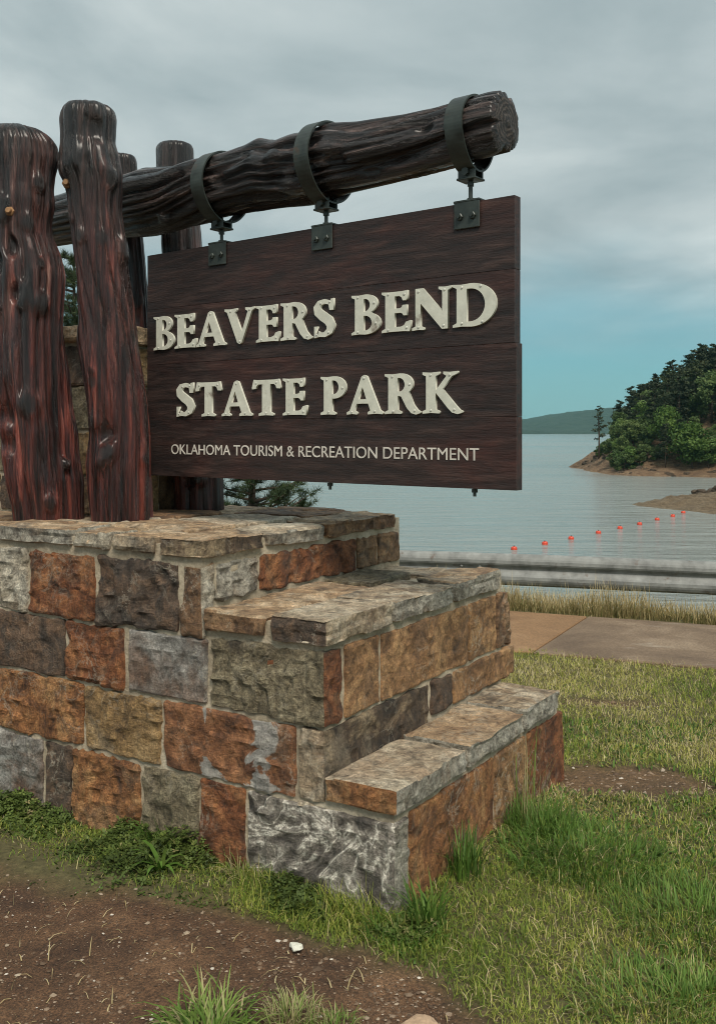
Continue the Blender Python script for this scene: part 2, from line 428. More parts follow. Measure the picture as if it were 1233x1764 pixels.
M['drygrass'] = attr_mat('dry_blades', [(0.0, (0.09, 0.115, 0.03)), (0.35, (0.28, 0.225, 0.095)), (0.7, (0.47, 0.375, 0.19)), (1.0, (0.58, 0.49, 0.29))])
M['weed'] = attr_mat('weed_leaves', [(0.0, (0.04, 0.06, 0.014)), (0.5, (0.085, 0.125, 0.028)), (0.85, (0.15, 0.20, 0.045)), (1.0, (0.30, 0.25, 0.12))])
M['gravel'] = attr_mat('gravel_chips', [(0.0, (0.07, 0.045, 0.03)), (0.5, (0.17, 0.115, 0.075)), (0.85, (0.33, 0.26, 0.19)), (1.0, (0.55, 0.50, 0.43))], trans=0, rough=0.8)
M['needle'] = attr_mat('pine_needles', [(0.0, (0.016, 0.030, 0.012)), (0.5, (0.034, 0.058, 0.022)), (1.0, (0.075, 0.105, 0.04))], trans=0.15)
M['bark'] = metal_paint('pine_bark', (0.075, 0.052, 0.038), 0.9, 0.0, 0.4, 0, 12)

def foliage_mat(name, A, B, C):
    n = NT(name)
    a = n.new('ShaderNodeAttribute', attribute_name='tint')
    oi = n.new('ShaderNodeObjectInfo')
    col = n.ramp(a.outputs['Fac'], [(0.0, A), (0.5, B), (1.0, C)])
    col = n.mix(1.0, col, n.ramp(oi.outputs['Random'], [(0.0, (0.62, 0.66, 0.62)), (0.4, (0.9, 0.95, 0.85)), (0.75, (1.1, 1.05, 0.95)), (1.0, (1.3, 1.45, 1.0))]), 'MULTIPLY')
    n.done(col, 0.6); n.b.inputs['Specular IOR Level'].default_value = 0.25
    tr = n.new('ShaderNodeBsdfTranslucent'); n.link(col, tr.inputs['Color'])
    ms = n.new('ShaderNodeMixShader'); ms.inputs[0].default_value = 0.2
    n.link(n.b.outputs[0], ms.inputs[1]); n.link(tr.outputs[0], ms.inputs[2]); n.link(ms.outputs[0], n.n['Material Output'].inputs[0])
    return n.m
M['fol_pine'] = foliage_mat('far_pine_foliage', (0.024, 0.034, 0.020), (0.050, 0.066, 0.036), (0.088, 0.102, 0.054))
M['fol_leaf'] = foliage_mat('far_leaf_foliage', (0.04, 0.066, 0.024), (0.085, 0.13, 0.046), (0.15, 0.20, 0.075))
M['fol_bright'] = foliage_mat('bright_leaf_foliage', (0.045, 0.085, 0.02), (0.09, 0.155, 0.034), (0.165, 0.24, 0.055))

# ------------------------------------------------------------------ geometry of the place (metres), pedestal axes
O = np.array([0.1148, 2.96]); U = np.array([-0.854, 0.520]); V = np.array([0.5417, 0.8406])
def T2W(t, s, z): return Vector((O[0] + t * U[0] + s * V[0], O[1] + t * U[1] + s * V[1], z))
def t_of(px, s=0.0):                      # where a column of the picture meets a face running along U
    k = (px - CX) / F; ox, oy = O[0] + s * V[0], O[1] + s * V[1]
    return (k * oy - ox) / (U[0] - k * U[1])
def s_of(px, t):                          # ... and a face running along V
    k = (px - CX) / F; ox, oy = O[0] + t * U[0], O[1] + t * U[1]
    return (k * oy - ox) / (V[0] - k * V[1])
iUV = np.linalg.inv(np.stack([U, V], 1))
def ts(x, y):
    d = np.stack([np.asarray(x) - O[0], np.asarray(y) - O[1]]); r = np.tensordot(iUV, d, 1)
    return r[0], r[1]
TS2, TS3 = t_of(560), t_of(348)
Z1, Z2, Z3 = 0.385, 0.880, 1.112          # tops of the three tiers
C1, C2, C3 = 0.295, 0.790, 1.037          # undersides of their cap slabs
TEND, WID = 3.1, 1.395
QN = np.array([0.366, 0.930]); QT = np.array([0.930, -0.366])   # across / along the footpath
LAKE = -5.2

def gz(x, y):
    x = np.asarray(x, float); y = np.asarray(y, float)
    q = x * QN[0] + y * QN[1]
    P = np.stack([x, y, 0 * x], -1).reshape(-1, 3)
    n = (0.018 * vnoise(P * 1.7, 3) + 0.007 * vnoise(P * 6.0, 4)).reshape(x.shape)
    flat = sstep(6.25, 6.45, q) * (1 - sstep(7.75, 7.95, q))
    n = n * (1 - flat)
    drop = np.where(q > 8.0, -0.33 * np.maximum(q - 8.0, 0) - 0.02 * np.maximum(q - 8.0, 0) ** 2, 0.0)
    return np.maximum(drop, -9.0) + n * np.where(q > 12, 12.0, 1.0)

PATCHES = [(1.13, 4.08, 0.34, 0.17), (1.36, 5.27, 0.30, 0.11)]
def dirt_mask(x, y):
    x = np.asarray(x, float); y = np.asarray(y, float)
    P = np.stack([x, y, 0 * x], -1).reshape(-1, 3)
    n1 = vnoise(P * 2.2, 9).reshape(x.shape); n2 = vnoise(P * 9, 10).reshape(x.shape)
    t, s = ts(x, y)
    a = sstep(0.0, 0.14, -(0.09 + 0.19 * np.clip(t, 0, 1.1)) - s + 0.07 * n1 + 0.05 * n2)
    b = sstep(-0.06, 0.10, 0.30 - x + 0.06 * n1 + 0.05 * n2)
    m = a * b
    for (cx, cy, rx, ry) in PATCHES:
        r = np.sqrt(((x - cx) / rx) ** 2 + ((y - cy) / ry) ** 2) + 0.35 * n1 + 0.25 * n2
        m = np.maximum(m, 0.78 * (1 - sstep(0.5, 1.2, r)))
    return m

# ------------------------------------------------------------------ ground sheet
def axis(fine0, fine1, step, lo, hi, g=1.18):
    a = list(np.arange(fine0, fine1 + 1e-6, step)); s = step
    while a[-1] < hi: s = min(s * g, 12); a.append(a[-1] + s)
    s = step
    while a[0] > lo: s = min(s * g, 12); a.insert(0, a[0] - s)
    return np.array(a)
gx = axis(-2.6, 4.2, 0.03, -140, 140); gy = axis(1.9, 8.6, 0.03, -60, 46)
GX, GY = np.meshgrid(gx, gy); GZ = gz(GX, GY)
D = dirt_mask(GX, GY)
Pn = np.stack([GX, GY, 0 * GX], -1).reshape(-1, 3)
GZ = GZ - 0.015 * D + 0.004 * D * vnoise(Pn * 22, 5).reshape(GX.shape)
nxg, nyg = len(gx), len(gy)
idx = np.arange(nxg * nyg).reshape(nyg, nxg)
fc = np.stack([idx[:-1, :-1], idx[:-1, 1:], idx[1:, 1:], idx[1:, :-1]], -1).reshape(-1, 4)
gme = mesh_np('ground', np.stack([GX, GY, GZ], -1).reshape(-1, 3), fc, True)
attr(gme, 'dirt', D.ravel())
def ground_mat():
    n = NT('ground_soil_and_turf'); v = n.coord(rnd=False)
    a = n.new('ShaderNodeAttribute', attribute_name='dirt')
    c1 = n.noise(v, 3.0, 8, 0.65, 0.4); c2 = n.noise(v, 38, 7, 0.7); c3 = n.noise(v, 160, 4, 0.7)
    soil = n.ramp(c1, [(0.3, (0.055, 0.028, 0.015)), (0.52, (0.115, 0.060, 0.030)), (0.72, (0.20, 0.112, 0.058))])
    soil = n.mix(1.0, soil, n.ramp(c2, [(0.3, 0.6), (0.7, 1.35)]), 'MULTIPLY')
    soil = n.mix(1.0, soil, n.ramp(c3, [(0.34, 0.4), (0.5, 1.0), (0.68, 1.9)]), 'MULTIPLY')
    turf = n.ramp(c2, [(0.3, (0.05, 0.045, 0.016)), (0.55, (0.12, 0.105, 0.042)), (0.75, (0.19, 0.16, 0.075))])
    col = n.mix(a.outputs['Fac'], turf, soil)
    h = n.math('ADD', n.math('MULTIPLY', c2, 1.0), n.math('MULTIPLY', c3, 0.6))
    return n.done(col, 0.92, n.bump(h, 0.9, 0.012))
ground = obj('ground', gme, ground_mat()); tag(ground, kind='structure')

# ------------------------------------------------------------------ lake
def lake_mat():
    n = NT('lake_water'); v = n.coord((1.0, 1.0, 1), rnd=False)
    v1 = n.coord((0.16, 0.85, 1), rnd=False); a = n.noise(v1, 1.2, 5, 0.6, 0.5)
    b = n.noise(n.coord((0.35, 1.4, 1), rnd=False), 3.2, 3, 0.5)
    big = n.noise(n.coord((0.006, 0.03, 1), rnd=False), 1.0, 4, 0.6)
    sw = n.noise(n.coord((0.10, 0.42, 1), rnd=False), 1.0, 6, 0.62, 0.6)
    h = n.math('ADD', n.math('MULTIPLY', a, 0.8), n.math('MULTIPLY', b, 0.3)); h = n.math('ADD', h, n.math('MULTIPLY', sw, 2.4))
    nm = n.bump(h, 1.0, 0.45); bs = n.math('MULTIPLY', n.math('ADD', n.math('MULTIPLY', big, 2.6), -0.75), 1.0)
    n.link(bs, nm.node.inputs['Strength'])
    n.done((0.25, 0.275, 0.26), n.ramp(big, [(0.35, 0.08), (0.65, 0.20)]), nm, IOR=1.33)
    return n.m
lx = np.array([-6000, -600, -120, -20, 20, 120, 600, 6000.]); ly = np.array([12, 30, 80, 200, 600, 2000, 9000.])
LX, LY = np.meshgrid(lx, ly); li = np.arange(LX.size).reshape(LX.shape)
lfc = np.stack([li[:-1, :-1], li[:-1, 1:], li[1:, 1:], li[1:, :-1]], -1).reshape(-1, 4)
lake = obj('lake', mesh_np('lake', np.stack([LX, LY, 0 * LX], -1).reshape(-1, 3), lfc), lake_mat(), loc=(0, 0, LAKE)); tag(lake, kind='structure')

# ------------------------------------------------------------------ far hills, wooded point, gravel spit
def in_poly(px, py, poly):
    inside = np.zeros(px.shape, bool); n = len(poly)
    for i in range(n):
        x0, y0 = poly[i]; x1, y1 = poly[(i + 1) % n]
        c = ((y0 > py) != (y1 > py)) & (px < (x1 - x0) * (py - y0) / (y1 - y0 + 1e-12) + x0)
        inside ^= c
    return inside
def poly_dist(px, py, poly):
    d = np.full(px.shape, 1e9); n = len(poly)
    for i in range(n):
        x0, y0 = poly[i]; x1, y1 = poly[(i + 1) % n]; ex, ey = x1 - x0, y1 - y0
        t = np.clip(((px - x0) * ex + (py - y0) * ey) / (ex * ex + ey * ey), 0, 1)
        d = np.minimum(d, np.hypot(px - x0 - t * ex, py - y0 - t * ey))
    return np.where(in_poly(px, py, poly), d, -d)
POINT = [(39.7, 177), (38.8, 160), (38.0, 146), (41, 141.5), (46, 139.5), (51, 136.5), (60, 134), (75, 128), (120, 112), (200, 105), (200, 380), (120, 350), (84, 300), (64, 250), (50, 212), (43, 190)]
def point_h(x, y):
    x = np.asarray(x, float); y = np.asarray(y, float)
    P = np.stack([x, y, 0 * x], -1).reshape(-1, 3)
    nz = (vnoise(P * 0.12, 21)).reshape(x.shape); n2 = vnoise(P * 0.5, 22).reshape(x.shape)
    d = poly_dist(x, y, POINT) + 0.9 * nz + 0.5 * n2
    front = 1 - sstep(150, 158, y)                      # gentle beach at the front, steep earth bank at the tip
    beach = 0.17 * np.clip(d, 0, 5.5) * front + 0.50 * np.clip(d, 0, 4.5) * (1 - front)
    bank = 2.0 * sstep(4.0, 7.5, d) * front + 0.6 * sstep(2.5, 5.0, d) * (1 - front)
    hill = 0.50 * np.clip(d - 6.0, 0, 90) ** 1.0
    h = np.where(d > 0, 0.10 + beach + bank + hill + 0.25 * n2 * np.clip(d, 0, 3) / 3, 0.3 * np.maximum(d, -6))
    return h
px_ = np.arange(33, 130, 0.8); py_ = np.arange(104, 260, 0.8)
PX, PY = np.meshgrid(px_, py_); PZ = point_h(PX, PY)
pi_ = np.arange(PX.size).reshape(PX.shape)
pf = np.stack([pi_[:-1, :-1], pi_[:-1, 1:], pi_[1:, 1:], pi_[1:, :-1]], -1).reshape(-1, 4)
def earth_mat(name, lo, mid_, hi, sc=0.7):
    n = NT(name); v = n.coord(rnd=False); vz = n.coord((1, 1, 4), rnd=False)
    a = n.noise(vz, sc, 8, 0.65, 0.6); b = n.noise(v, sc * 6, 6, 0.7)
    col = n.ramp(a, [(0.3, lo), (0.5, mid_), (0.7, hi)])
    col = n.mix(1.0, col, n.ramp(b, [(0.3, 0.55), (0.7, 1.35)]), 'MULTIPLY')
    return n.done(col, 0.95, n.bump(n.math('ADD', a, b), 0.9, 0.5))
M['bank'] = earth_mat('bank_earth', (0.115, 0.066, 0.038), (0.22, 0.135, 0.075), (0.34, 0.235, 0.14))
M['spit'] = earth_mat('spit_gravel', (0.14, 0.098, 0.06), (0.26, 0.19, 0.115), (0.38, 0.29, 0.19), 1.6)
M['rock'] = earth_mat('shore_rock', (0.06, 0.042, 0.03), (0.15, 0.105, 0.07), (0.26, 0.19, 0.13), 2.0)
pt = obj('wooded_point_terrain', mesh_np('wooded_point_terrain', np.stack([PX, PY, PZ], -1).reshape(-1, 3), pf, True), M['bank'], loc=(0, 0, LAKE)); tag(pt, kind='structure')

SPIT = [(25.0, 87.0), (26.0, 82.5), (28.7, 77.2), (31.5, 74.8), (40, 71.5), (70, 64), (70, 96), (44, 97), (36, 95.5), (30, 93), (26.8, 90)]
sx = np.arange(23, 62, 0.35); sy = np.arange(62, 100, 0.35); SX, SY = np.meshgrid(sx, sy)
def spit_h(x, y):
    P = np.stack([np.asarray(x, float), np.asarray(y, float), 0 * np.asarray(x, float)], -1).reshape(-1, 3)
    n1 = vnoise(P * 0.35, 31).reshape(np.shape(x)); n2 = vnoise(P * 1.3, 32).reshape(np.shape(x))
    d = poly_dist(np.asarray(x, float), np.asarray(y, float), SPIT) + 0.5 * n1
    return np.where(d > 0, 0.04 + 0.16 * np.minimum(d, 9) + 0.16 * n2 * np.minimum(d, 2), 0.3 * np.maximum(d, -4))
SZ = spit_h(SX, SY)
si = np.arange(SX.size).reshape(SX.shape); sf = np.stack([si[:-1, :-1], si[:-1, 1:], si[1:, 1:], si[1:, :-1]], -1).reshape(-1, 4)
sp = obj('gravel_spit', mesh_np('gravel_spit', np.stack([SX, SY, SZ], -1).reshape(-1, 3), sf, True), M['spit'], loc=(0, 0, LAKE)); tag(sp, kind='structure')

def far_mat():
    n = NT('far_forest'); v = n.coord(rnd=False); a = n.noise(v, 0.05, 8, 0.7)
    col = n.ramp(a, [(0.3, (0.016, 0.03, 0.018)), (0.55, (0.034, 0.058, 0.034)), (0.75, (0.06, 0.088, 0.045))])
    return n.done(col, 0.9, n.bump(a, 1.0, 20))
hx = np.arange(-2600, 2600, 14.0); hy = np.arange(1880, 2900, 14.0); HXg, HYg = np.meshgrid(hx, hy)
Ph = np.stack([HXg, HYg, 0 * HXg], -1).reshape(-1, 3)
ridge = 38 + 16 * vnoise(np.stack([hx * 0.0026, 0 * hx, 0 * hx], -1), 41) + 9 * vnoise(np.stack([hx * 0.009, 0 * hx, 0 * hx], -1), 42)
ridge = ridge + 12 * np.exp(-((hx - 560) / 120.0) ** 2) + 8 * np.exp(-((hx - 420) / 60.0) ** 2) - 16 * np.exp(-((hx - 330) / 90.0) ** 2)
HZ = ridge[None, :] * sstep(1890, 2260, HYg) + 5.0 * sstep(1890, 1910, HYg) * (1 + fbm(Ph * 0.045, 43, 3).reshape(HXg.shape) * 0.9)
hi_ = np.arange(HXg.size).reshape(HXg.shape); hf = np.stack([hi_[:-1, :-1], hi_[:-1, 1:], hi_[1:, 1:], hi_[1:, :-1]], -1).reshape(-1, 4)
fh = obj('far_hills', mesh_np('far_hills', np.stack([HXg, HYg, HZ - 1.0], -1).reshape(-1, 3), hf, True), far_mat(), loc=(0, 0, LAKE)); tag(fh, kind='structure')

# ------------------------------------------------------------------ stone blocks
def block_mesh(name, L, D_, H, seed, amp=1.0, cell=0.018, r=0.007, axes=None, taper=None, chip=0.0):
    """rough quarried block, local box L x D_ x H centred on 0 with axes a (length), b (depth), z"""
    def lat(h):
        n = max(2, int(round((2 * h - 2 * r) / cell)))
        return np.concatenate([[-h], np.linspace(-h + r, h - r, n + 1), [h]])
    A_, B_, C_ = lat(L / 2), lat(D_ / 2), lat(H / 2)
    na, nb, nc = len(A_), len(B_), len(C_)
    ii, jj, kk = np.meshgrid(np.arange(na), np.arange(nb), np.arange(nc), indexing='ij')
    surf = (ii == 0) | (ii == na - 1) | (jj == 0) | (jj == nb - 1) | (kk == 0) | (kk == nc - 1)
    vid = -np.ones(surf.shape, int); vid[surf] = np.arange(surf.sum())
    P = np.stack([A_[ii[surf]], B_[jj[surf]], C_[kk[surf]]], -1)
    F_ = []
    def quad(a, flip):
        q = np.stack([a[:-1, :-1], a[1:, :-1], a[1:, 1:], a[:-1, 1:]], -1).reshape(-1, 4)
        F_.append(q[:, ::-1] if flip else q)
    quad(vid[0], True); quad(vid[-1], False)
    quad(vid[:, 0], False); quad(vid[:, -1], True)
    quad(vid[:, :, 0], True); quad(vid[:, :, -1], False)
    h = np.array([L, D_, H]) / 2
    inner = np.clip(P, -(h - r), h - r); d = P - inner
    dn = d / np.maximum(np.linalg.norm(d, axis=1, keepdims=True), 1e-9)
    # uneven corner rounding
    rr = r * (1.0 + 0.5 * vnoise(P * 14, seed + 5))[:, None]
    Q = inner + dn * np.minimum(rr, r * 1.4)
    Sd = np.array([seed * 3.17, seed * 1.31, seed * 2.23])
    low = vnoise(P * 7 + Sd, 1); mid = vnoise(P * 19 + Sd, 2); hi = vnoise(P * 48 + Sd, 3)
    dd = amp * (0.006 * low + 0.006 * (1 - 2.6 * np.abs(mid)) + 0.0032 * hi); dd = np.maximum(dd, -0.0065) + 0.002
    if chip > 0:      # layered, chipped sides as on split flagstones
        side = 1 - np.abs(dn[:, 2])
        lay = vnoise(np.stack([P[:, 0] * 5, P[:, 1] * 5, P[:, 2] * 60], -1) + Sd, 7)
        dd = dd + chip * side * lay
        dd = np.where(np.abs(dn[:, 2]) > 0.7, dd * 0.55 + 0.003 * np.sign(vnoise(P * 6 + Sd, 12)), dd)
    Q = Q + dn * dd[:, None]
    J = np.stack([vnoise(P * 9 + Sd, 4), vnoise(P * 9 + Sd, 5), vnoise(P * 9 + Sd, 6)], -1) * 0.0030 * amp
    Q = Q + J * np.array([1, 0.3, 1])
    if taper is not None: Q = taper(Q)
    a, b = axes
    out = np.empty_like(Q)
    out[:, 0] = Q[:, 0] * a[0] + Q[:, 1] * b[0]; out[:, 1] = Q[:, 0] * a[1] + Q[:, 1] * b[1]; out[:, 2] = Q[:, 2]
    me = mesh_np(name, out, np.concatenate(F_), False)
    return me
# left-handed (a, b, z) frames would flip the faces: U x V points down, so use a = -U
SEED = [100]
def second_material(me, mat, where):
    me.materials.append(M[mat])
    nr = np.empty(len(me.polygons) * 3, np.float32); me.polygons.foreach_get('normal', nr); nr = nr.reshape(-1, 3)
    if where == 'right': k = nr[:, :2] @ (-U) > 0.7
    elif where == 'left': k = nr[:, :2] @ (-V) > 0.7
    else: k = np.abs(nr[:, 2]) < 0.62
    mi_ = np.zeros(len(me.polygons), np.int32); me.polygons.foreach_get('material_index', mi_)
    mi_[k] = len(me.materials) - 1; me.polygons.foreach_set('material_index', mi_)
def stone(parent, name, t0, t1, s0, s1, z0, z1, mat, amp=1.0, gap=0.010, chip=0.0, r=0.005, cell=0.013, label=None, mat2=None, where=None, front='s'):
    SEED[0] += 1
    if 's' in front: s0 -= gap
    if 't' in front: t0 -= gap
    if 'z' in front: z1 += gap
    tc_, sc_, zc = (t0 + t1) / 2, (s0 + s1) / 2, (z0 + z1) / 2
    me = block_mesh(name, t1 - t0 - 2 * gap, s1 - s0 - 2 * gap, z1 - z0 - 2 * gap, SEED[0], amp, cell, r, (-U, V), chip=chip)
    o = obj(name, me, M[mat], parent, T2W(tc_, sc_, zc) - parent.location)
    if label: o['label'] = label
    if mat2: second_material(me, mat2, where)
    return o

ped = empty('stone_pedestal', T2W(0.9, 0.7, 0.0))
tag(ped, 'stepped pedestal of rough rust, brown and grey sandstone blocks with flagstone caps', 'pedestal')
# mortar core: the staircase profile, slightly behind the stone faces
def core_mesh():
    g = 0.0100
    prof = [(g, -0.25), (g, Z1 - 0.022), (TS2 + g, Z1 - 0.022), (TS2 + g, Z2 - 0.022), (TS3 + g, Z2 - 0.022), (TS3 + g, Z3 - 0.022), (TEND, Z3 - 0.022), (TEND, -0.25)]
    v = []; n = len(prof)
    for s in (g, WID - g):
        for (t, z) in prof: v.append(T2W(t, s, z) - ped.location)
    f = [tuple(range(n)), tuple(range(2 * n - 1, n - 1, -1))]
    for i in range(n):
        j = (i + 1) % n; f.append((j, i, i + n, j + n))
    return mesh_py('mortar', v, f)
obj('mortar', core_mesh(), M['mortar'], ped)

# --- left face (along U, s = 0); columns of the photograph -> t
SD = 0.15
def left_row(z0, z1, cols, extra, corner=None):
    for i, (x0, x1, mt, a) in enumerate(cols):
        cr_ = corner if (corner and i == len(cols) - 1) else (SD, None)
        stone(ped, 'stone', t_of(x1), t_of(x0), 0.0, cr_[0], z0 + random.uniform(-.003, .003), z1 + random.uniform(-.004, .004), mt, a, mat2=cr_[1], where='right', front='st' if cr_[1] else 's')
    t = t_of(cols[0][0]); k = 0
    while t < TEND - 0.05:
        w = random.uniform(0.24, 0.42); t1 = min(t + w, TEND)
        if TEND - t1 < 0.12: t1 = TEND
        stone(ped, 'stone', t, t1, 0.0, SD, z0, z1, extra[k % len(extra)], 1.0); t = t1; k += 1
EX = ['brown', 'rust', 'ochre', 'dark', 'olive', 'tan', 'orange']
left_row(0.770, C3 - 0.004, [(-40, 48, 'cream', 1.2), (48, 164, 'rust', 1.1), (166, 308, 'dark', 1.7), (311, 347, 'brown', 1.5)], EX, (0.075, 'cream'))
left_row(0.533, 0.770, [(-70, 114, 'dark', 0.7), (114, 212, 'rust', 1.1), (220, 358, 'slate', 0.6)], EX[2:])
left_row(0.283, 0.533, [(-60, 146, 'orange', 1.2), (146, 278, 'ochre', 1.0), (281, 510, 'lichen', 0.7)], EX[1:])
left_row(-0.10, 0.283, [(-30, 76, 'slate', 1.0), (76, 124, 'dark', 0.9), (124, 241, 'orange', 1.2), (243, 342, 'olive', 0.9), (342, 423, 'rust', 1.1), (423, 679, 'swirl', 0.9)], EX[3:], (s_of(706, 0.0), 'grey'))
stone(ped, 'stone', t_of(557), t_of(360), 0.0, s_of(594, TS2), 0.533, C2 - 0.004, 'olive', 1.2, mat2='rust', where='right', front='st')
stone(ped, 'stone', TS2 + 0.002, t_of(511), 0.0, s_of(742, TS2), Z1 - 0.10, 0.533, 'mixed', 1.0, mat2='tan', where='left', front='st')
stone(ped, 'stone', TS2 + 0.004, t_of(511), 0.0, SD, 0.283, Z1 - 0.10, 'tan', 1.0, front='st')
# --- right faces (along V)
def right_row(t, z0, z1, cols, first=0.0):
    for (x0, x1, mt, a) in cols:
        s0 = s_of(x0, t) if x0 else first
        stone(ped, 'stone', t, t + SD, s0, s_of(x1, t), z0, z1, mt, a, front='t')
right_row(TS3 + 0.002, Z2 + 0.004, C3 - 0.004, [(0, 446, 'grey', 1.4), (446, 614, 'rust', 1.0), (614, 651, 'brown', 1.0), (651, 689, 'brown', 1.0)], 0.075)
right_row(TS2 + 0.002, 0.533, C2 - 0.004, [(594, 656, 'warm', 0.45), (656, 807, 'warm', 0.45), (807, 855, 'warm', 0.45), (855, 878, 'brown', 1.0)], 0.02)
right_row(TS2 + 0.002, Z1 + 0.004, 0.533, [(742, 780, 'dark', 0.9), (780, 886, 'warm', 0.6)], 0.03)
right_row(0.002, -0.10, C1 - 0.004, [(0, 851, 'orange', 0.5), (851, 907, 'warm', 0.45), (907, 970, 'rust', 0.5)], s_of(706, 0.0))
# --- cap slabs
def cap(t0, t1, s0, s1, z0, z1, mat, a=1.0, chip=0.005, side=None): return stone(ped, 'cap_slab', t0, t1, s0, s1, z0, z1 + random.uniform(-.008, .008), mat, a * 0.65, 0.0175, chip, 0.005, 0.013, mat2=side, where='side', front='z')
ov = 0.026
# tier one: three slabs over the whole tread
e1 = -ov
for (x0, x1, mt) in ((None, 813, 'flag2'), (813, 910, 'flag'), (910, 971, 'tan')):
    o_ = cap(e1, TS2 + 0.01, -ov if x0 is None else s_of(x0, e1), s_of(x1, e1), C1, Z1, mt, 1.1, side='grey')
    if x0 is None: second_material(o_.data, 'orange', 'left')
# tier two: edge slabs and an inner row
e2 = TS2 - ov; m2 = TS2 + 0.225
b2 = [-ov] + [s_of(x, e2) for x in (686, 791, 868)]
for i, mt in enumerate(('flag2', 'tan', 'flag')):
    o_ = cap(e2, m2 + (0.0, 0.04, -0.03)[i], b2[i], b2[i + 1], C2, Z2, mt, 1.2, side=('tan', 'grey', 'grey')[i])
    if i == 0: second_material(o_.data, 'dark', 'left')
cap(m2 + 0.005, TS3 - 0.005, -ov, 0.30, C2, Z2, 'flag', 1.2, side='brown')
cap(m2 + 0.005, TS3 + 0.01, 0.30, 0.72, C2, Z2 - 0.004, 'flag', 1.0); cap(m2 + 0.045, TS3 + 0.01, 0.72, 1.08, C2, Z2, 'olive', 0.8); cap(m2 - 0.025, TS3 + 0.01, 1.08, b2[3], C2, Z2 - 0.003, 'flag2', 1.0)
# tier three
e3 = TS3 - ov; m3 = TS3 + 0.24
b3 = [-ov] + [s_of(x, e3) for x in (464, 567, 690)]
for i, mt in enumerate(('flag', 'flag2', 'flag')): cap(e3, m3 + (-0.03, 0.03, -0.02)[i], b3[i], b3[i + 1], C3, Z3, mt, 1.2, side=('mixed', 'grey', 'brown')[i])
tl = [t_of(x, -ov) for x in (264, 182, 117, -20)] + [2.35, 2.72, TEND]
tl[0] = m3 - 0.03
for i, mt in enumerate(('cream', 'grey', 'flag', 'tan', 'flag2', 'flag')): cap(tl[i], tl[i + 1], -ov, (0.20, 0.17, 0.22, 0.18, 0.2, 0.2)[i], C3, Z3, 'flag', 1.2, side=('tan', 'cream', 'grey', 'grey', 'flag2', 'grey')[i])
t = m3 + 0.03; k = 0
while t < TEND - 0.02:
    t1 = min(t + random.uniform(0.34, 0.52), TEND)
    if TEND - t1 < 0.2: t1 = TEND
    cuts = [0.22, 0.56 + random.uniform(-.06, .06), 0.96 + random.uniform(-.06, .06), WID + ov]
    for j in range(3): cap(t, t1, cuts[j], cuts[j + 1], C3, Z3 - 0.004, ('flag', 'flag2', 'brown', 'flag')[(k + j) % 4], 0.9)
    t = t1; k += 1

# --- stone pillar between the posts
pil = empty('stone_pillar', T2W(2.35, 0.80, Z3)); tag(pil, 'square stone pillar standing on the pedestal behind the cedar posts', 'pillar')
def pbox(t0, t1, s0, s1, z0, z1):
    v = [T2W(t, s, z) - pil.location for z in (z0, z1) for s in (s0, s1) for t in (t0, t1)]
    return mesh_py('mortar', v, [(0, 1, 3, 2), (4, 6, 7, 5), (0, 4, 5, 1), (2, 3, 7, 6), (0, 2, 6, 4), (1, 5, 7, 3)])
PT0, PT1, PS0, PS1 = 1.86, 2.86, 0.56, 1.20
obj('mortar', pbox(PT0 + .012, PT1 - .012, PS0 + .012, PS1 - .012, Z3 - 0.03, 1.99), M['mortar'], pil)
zr = [Z3 - 0.01, 1.29, 1.50, 1.71, 1.905]
for r_ in range(4):
    cuts = [PT0, PT0 + (0.36, 0.24, 0.42, 0.28)[r_], PT0 + (0.72, 0.62, 0.74, 0.6)[r_], PT1]
    for j in range(3): stone(pil, 'stone', cuts[j], cuts[j + 1], PS0, PS0 + 0.14, zr[r_], zr[r_ + 1], ('brown', 'dark', 'ochre', 'brown', 'olive')[(r_ * 2 + j) % 5], 0.9)
    cuts = [PS0 + 0.14, PS0 + (0.36, 0.44, 0.32, 0.40)[r_], PS1]
    for j in range(2): stone(pil, 'stone', PT0, PT0 + 0.14, cuts[j], cuts[j + 1], zr[r_], zr[r_ + 1], ('ochre', 'brown', 'dark')[(r_ + j) % 3], 0.9, front='t')
stone(pil, 'cap_slab', PT0 - 0.03, (PT0 + PT1) / 2, PS0 - 0.03, PS1 + 0.02, 1.905, 2.0, 'flag', 1.0, chip=0.008); stone(pil, 'cap_slab', (PT0 + PT1) / 2, PT1 + 0.03, PS0 - 0.03, PS1 + 0.02, 1.905, 1.996, 'flag2', 1.0, chip=0.008)

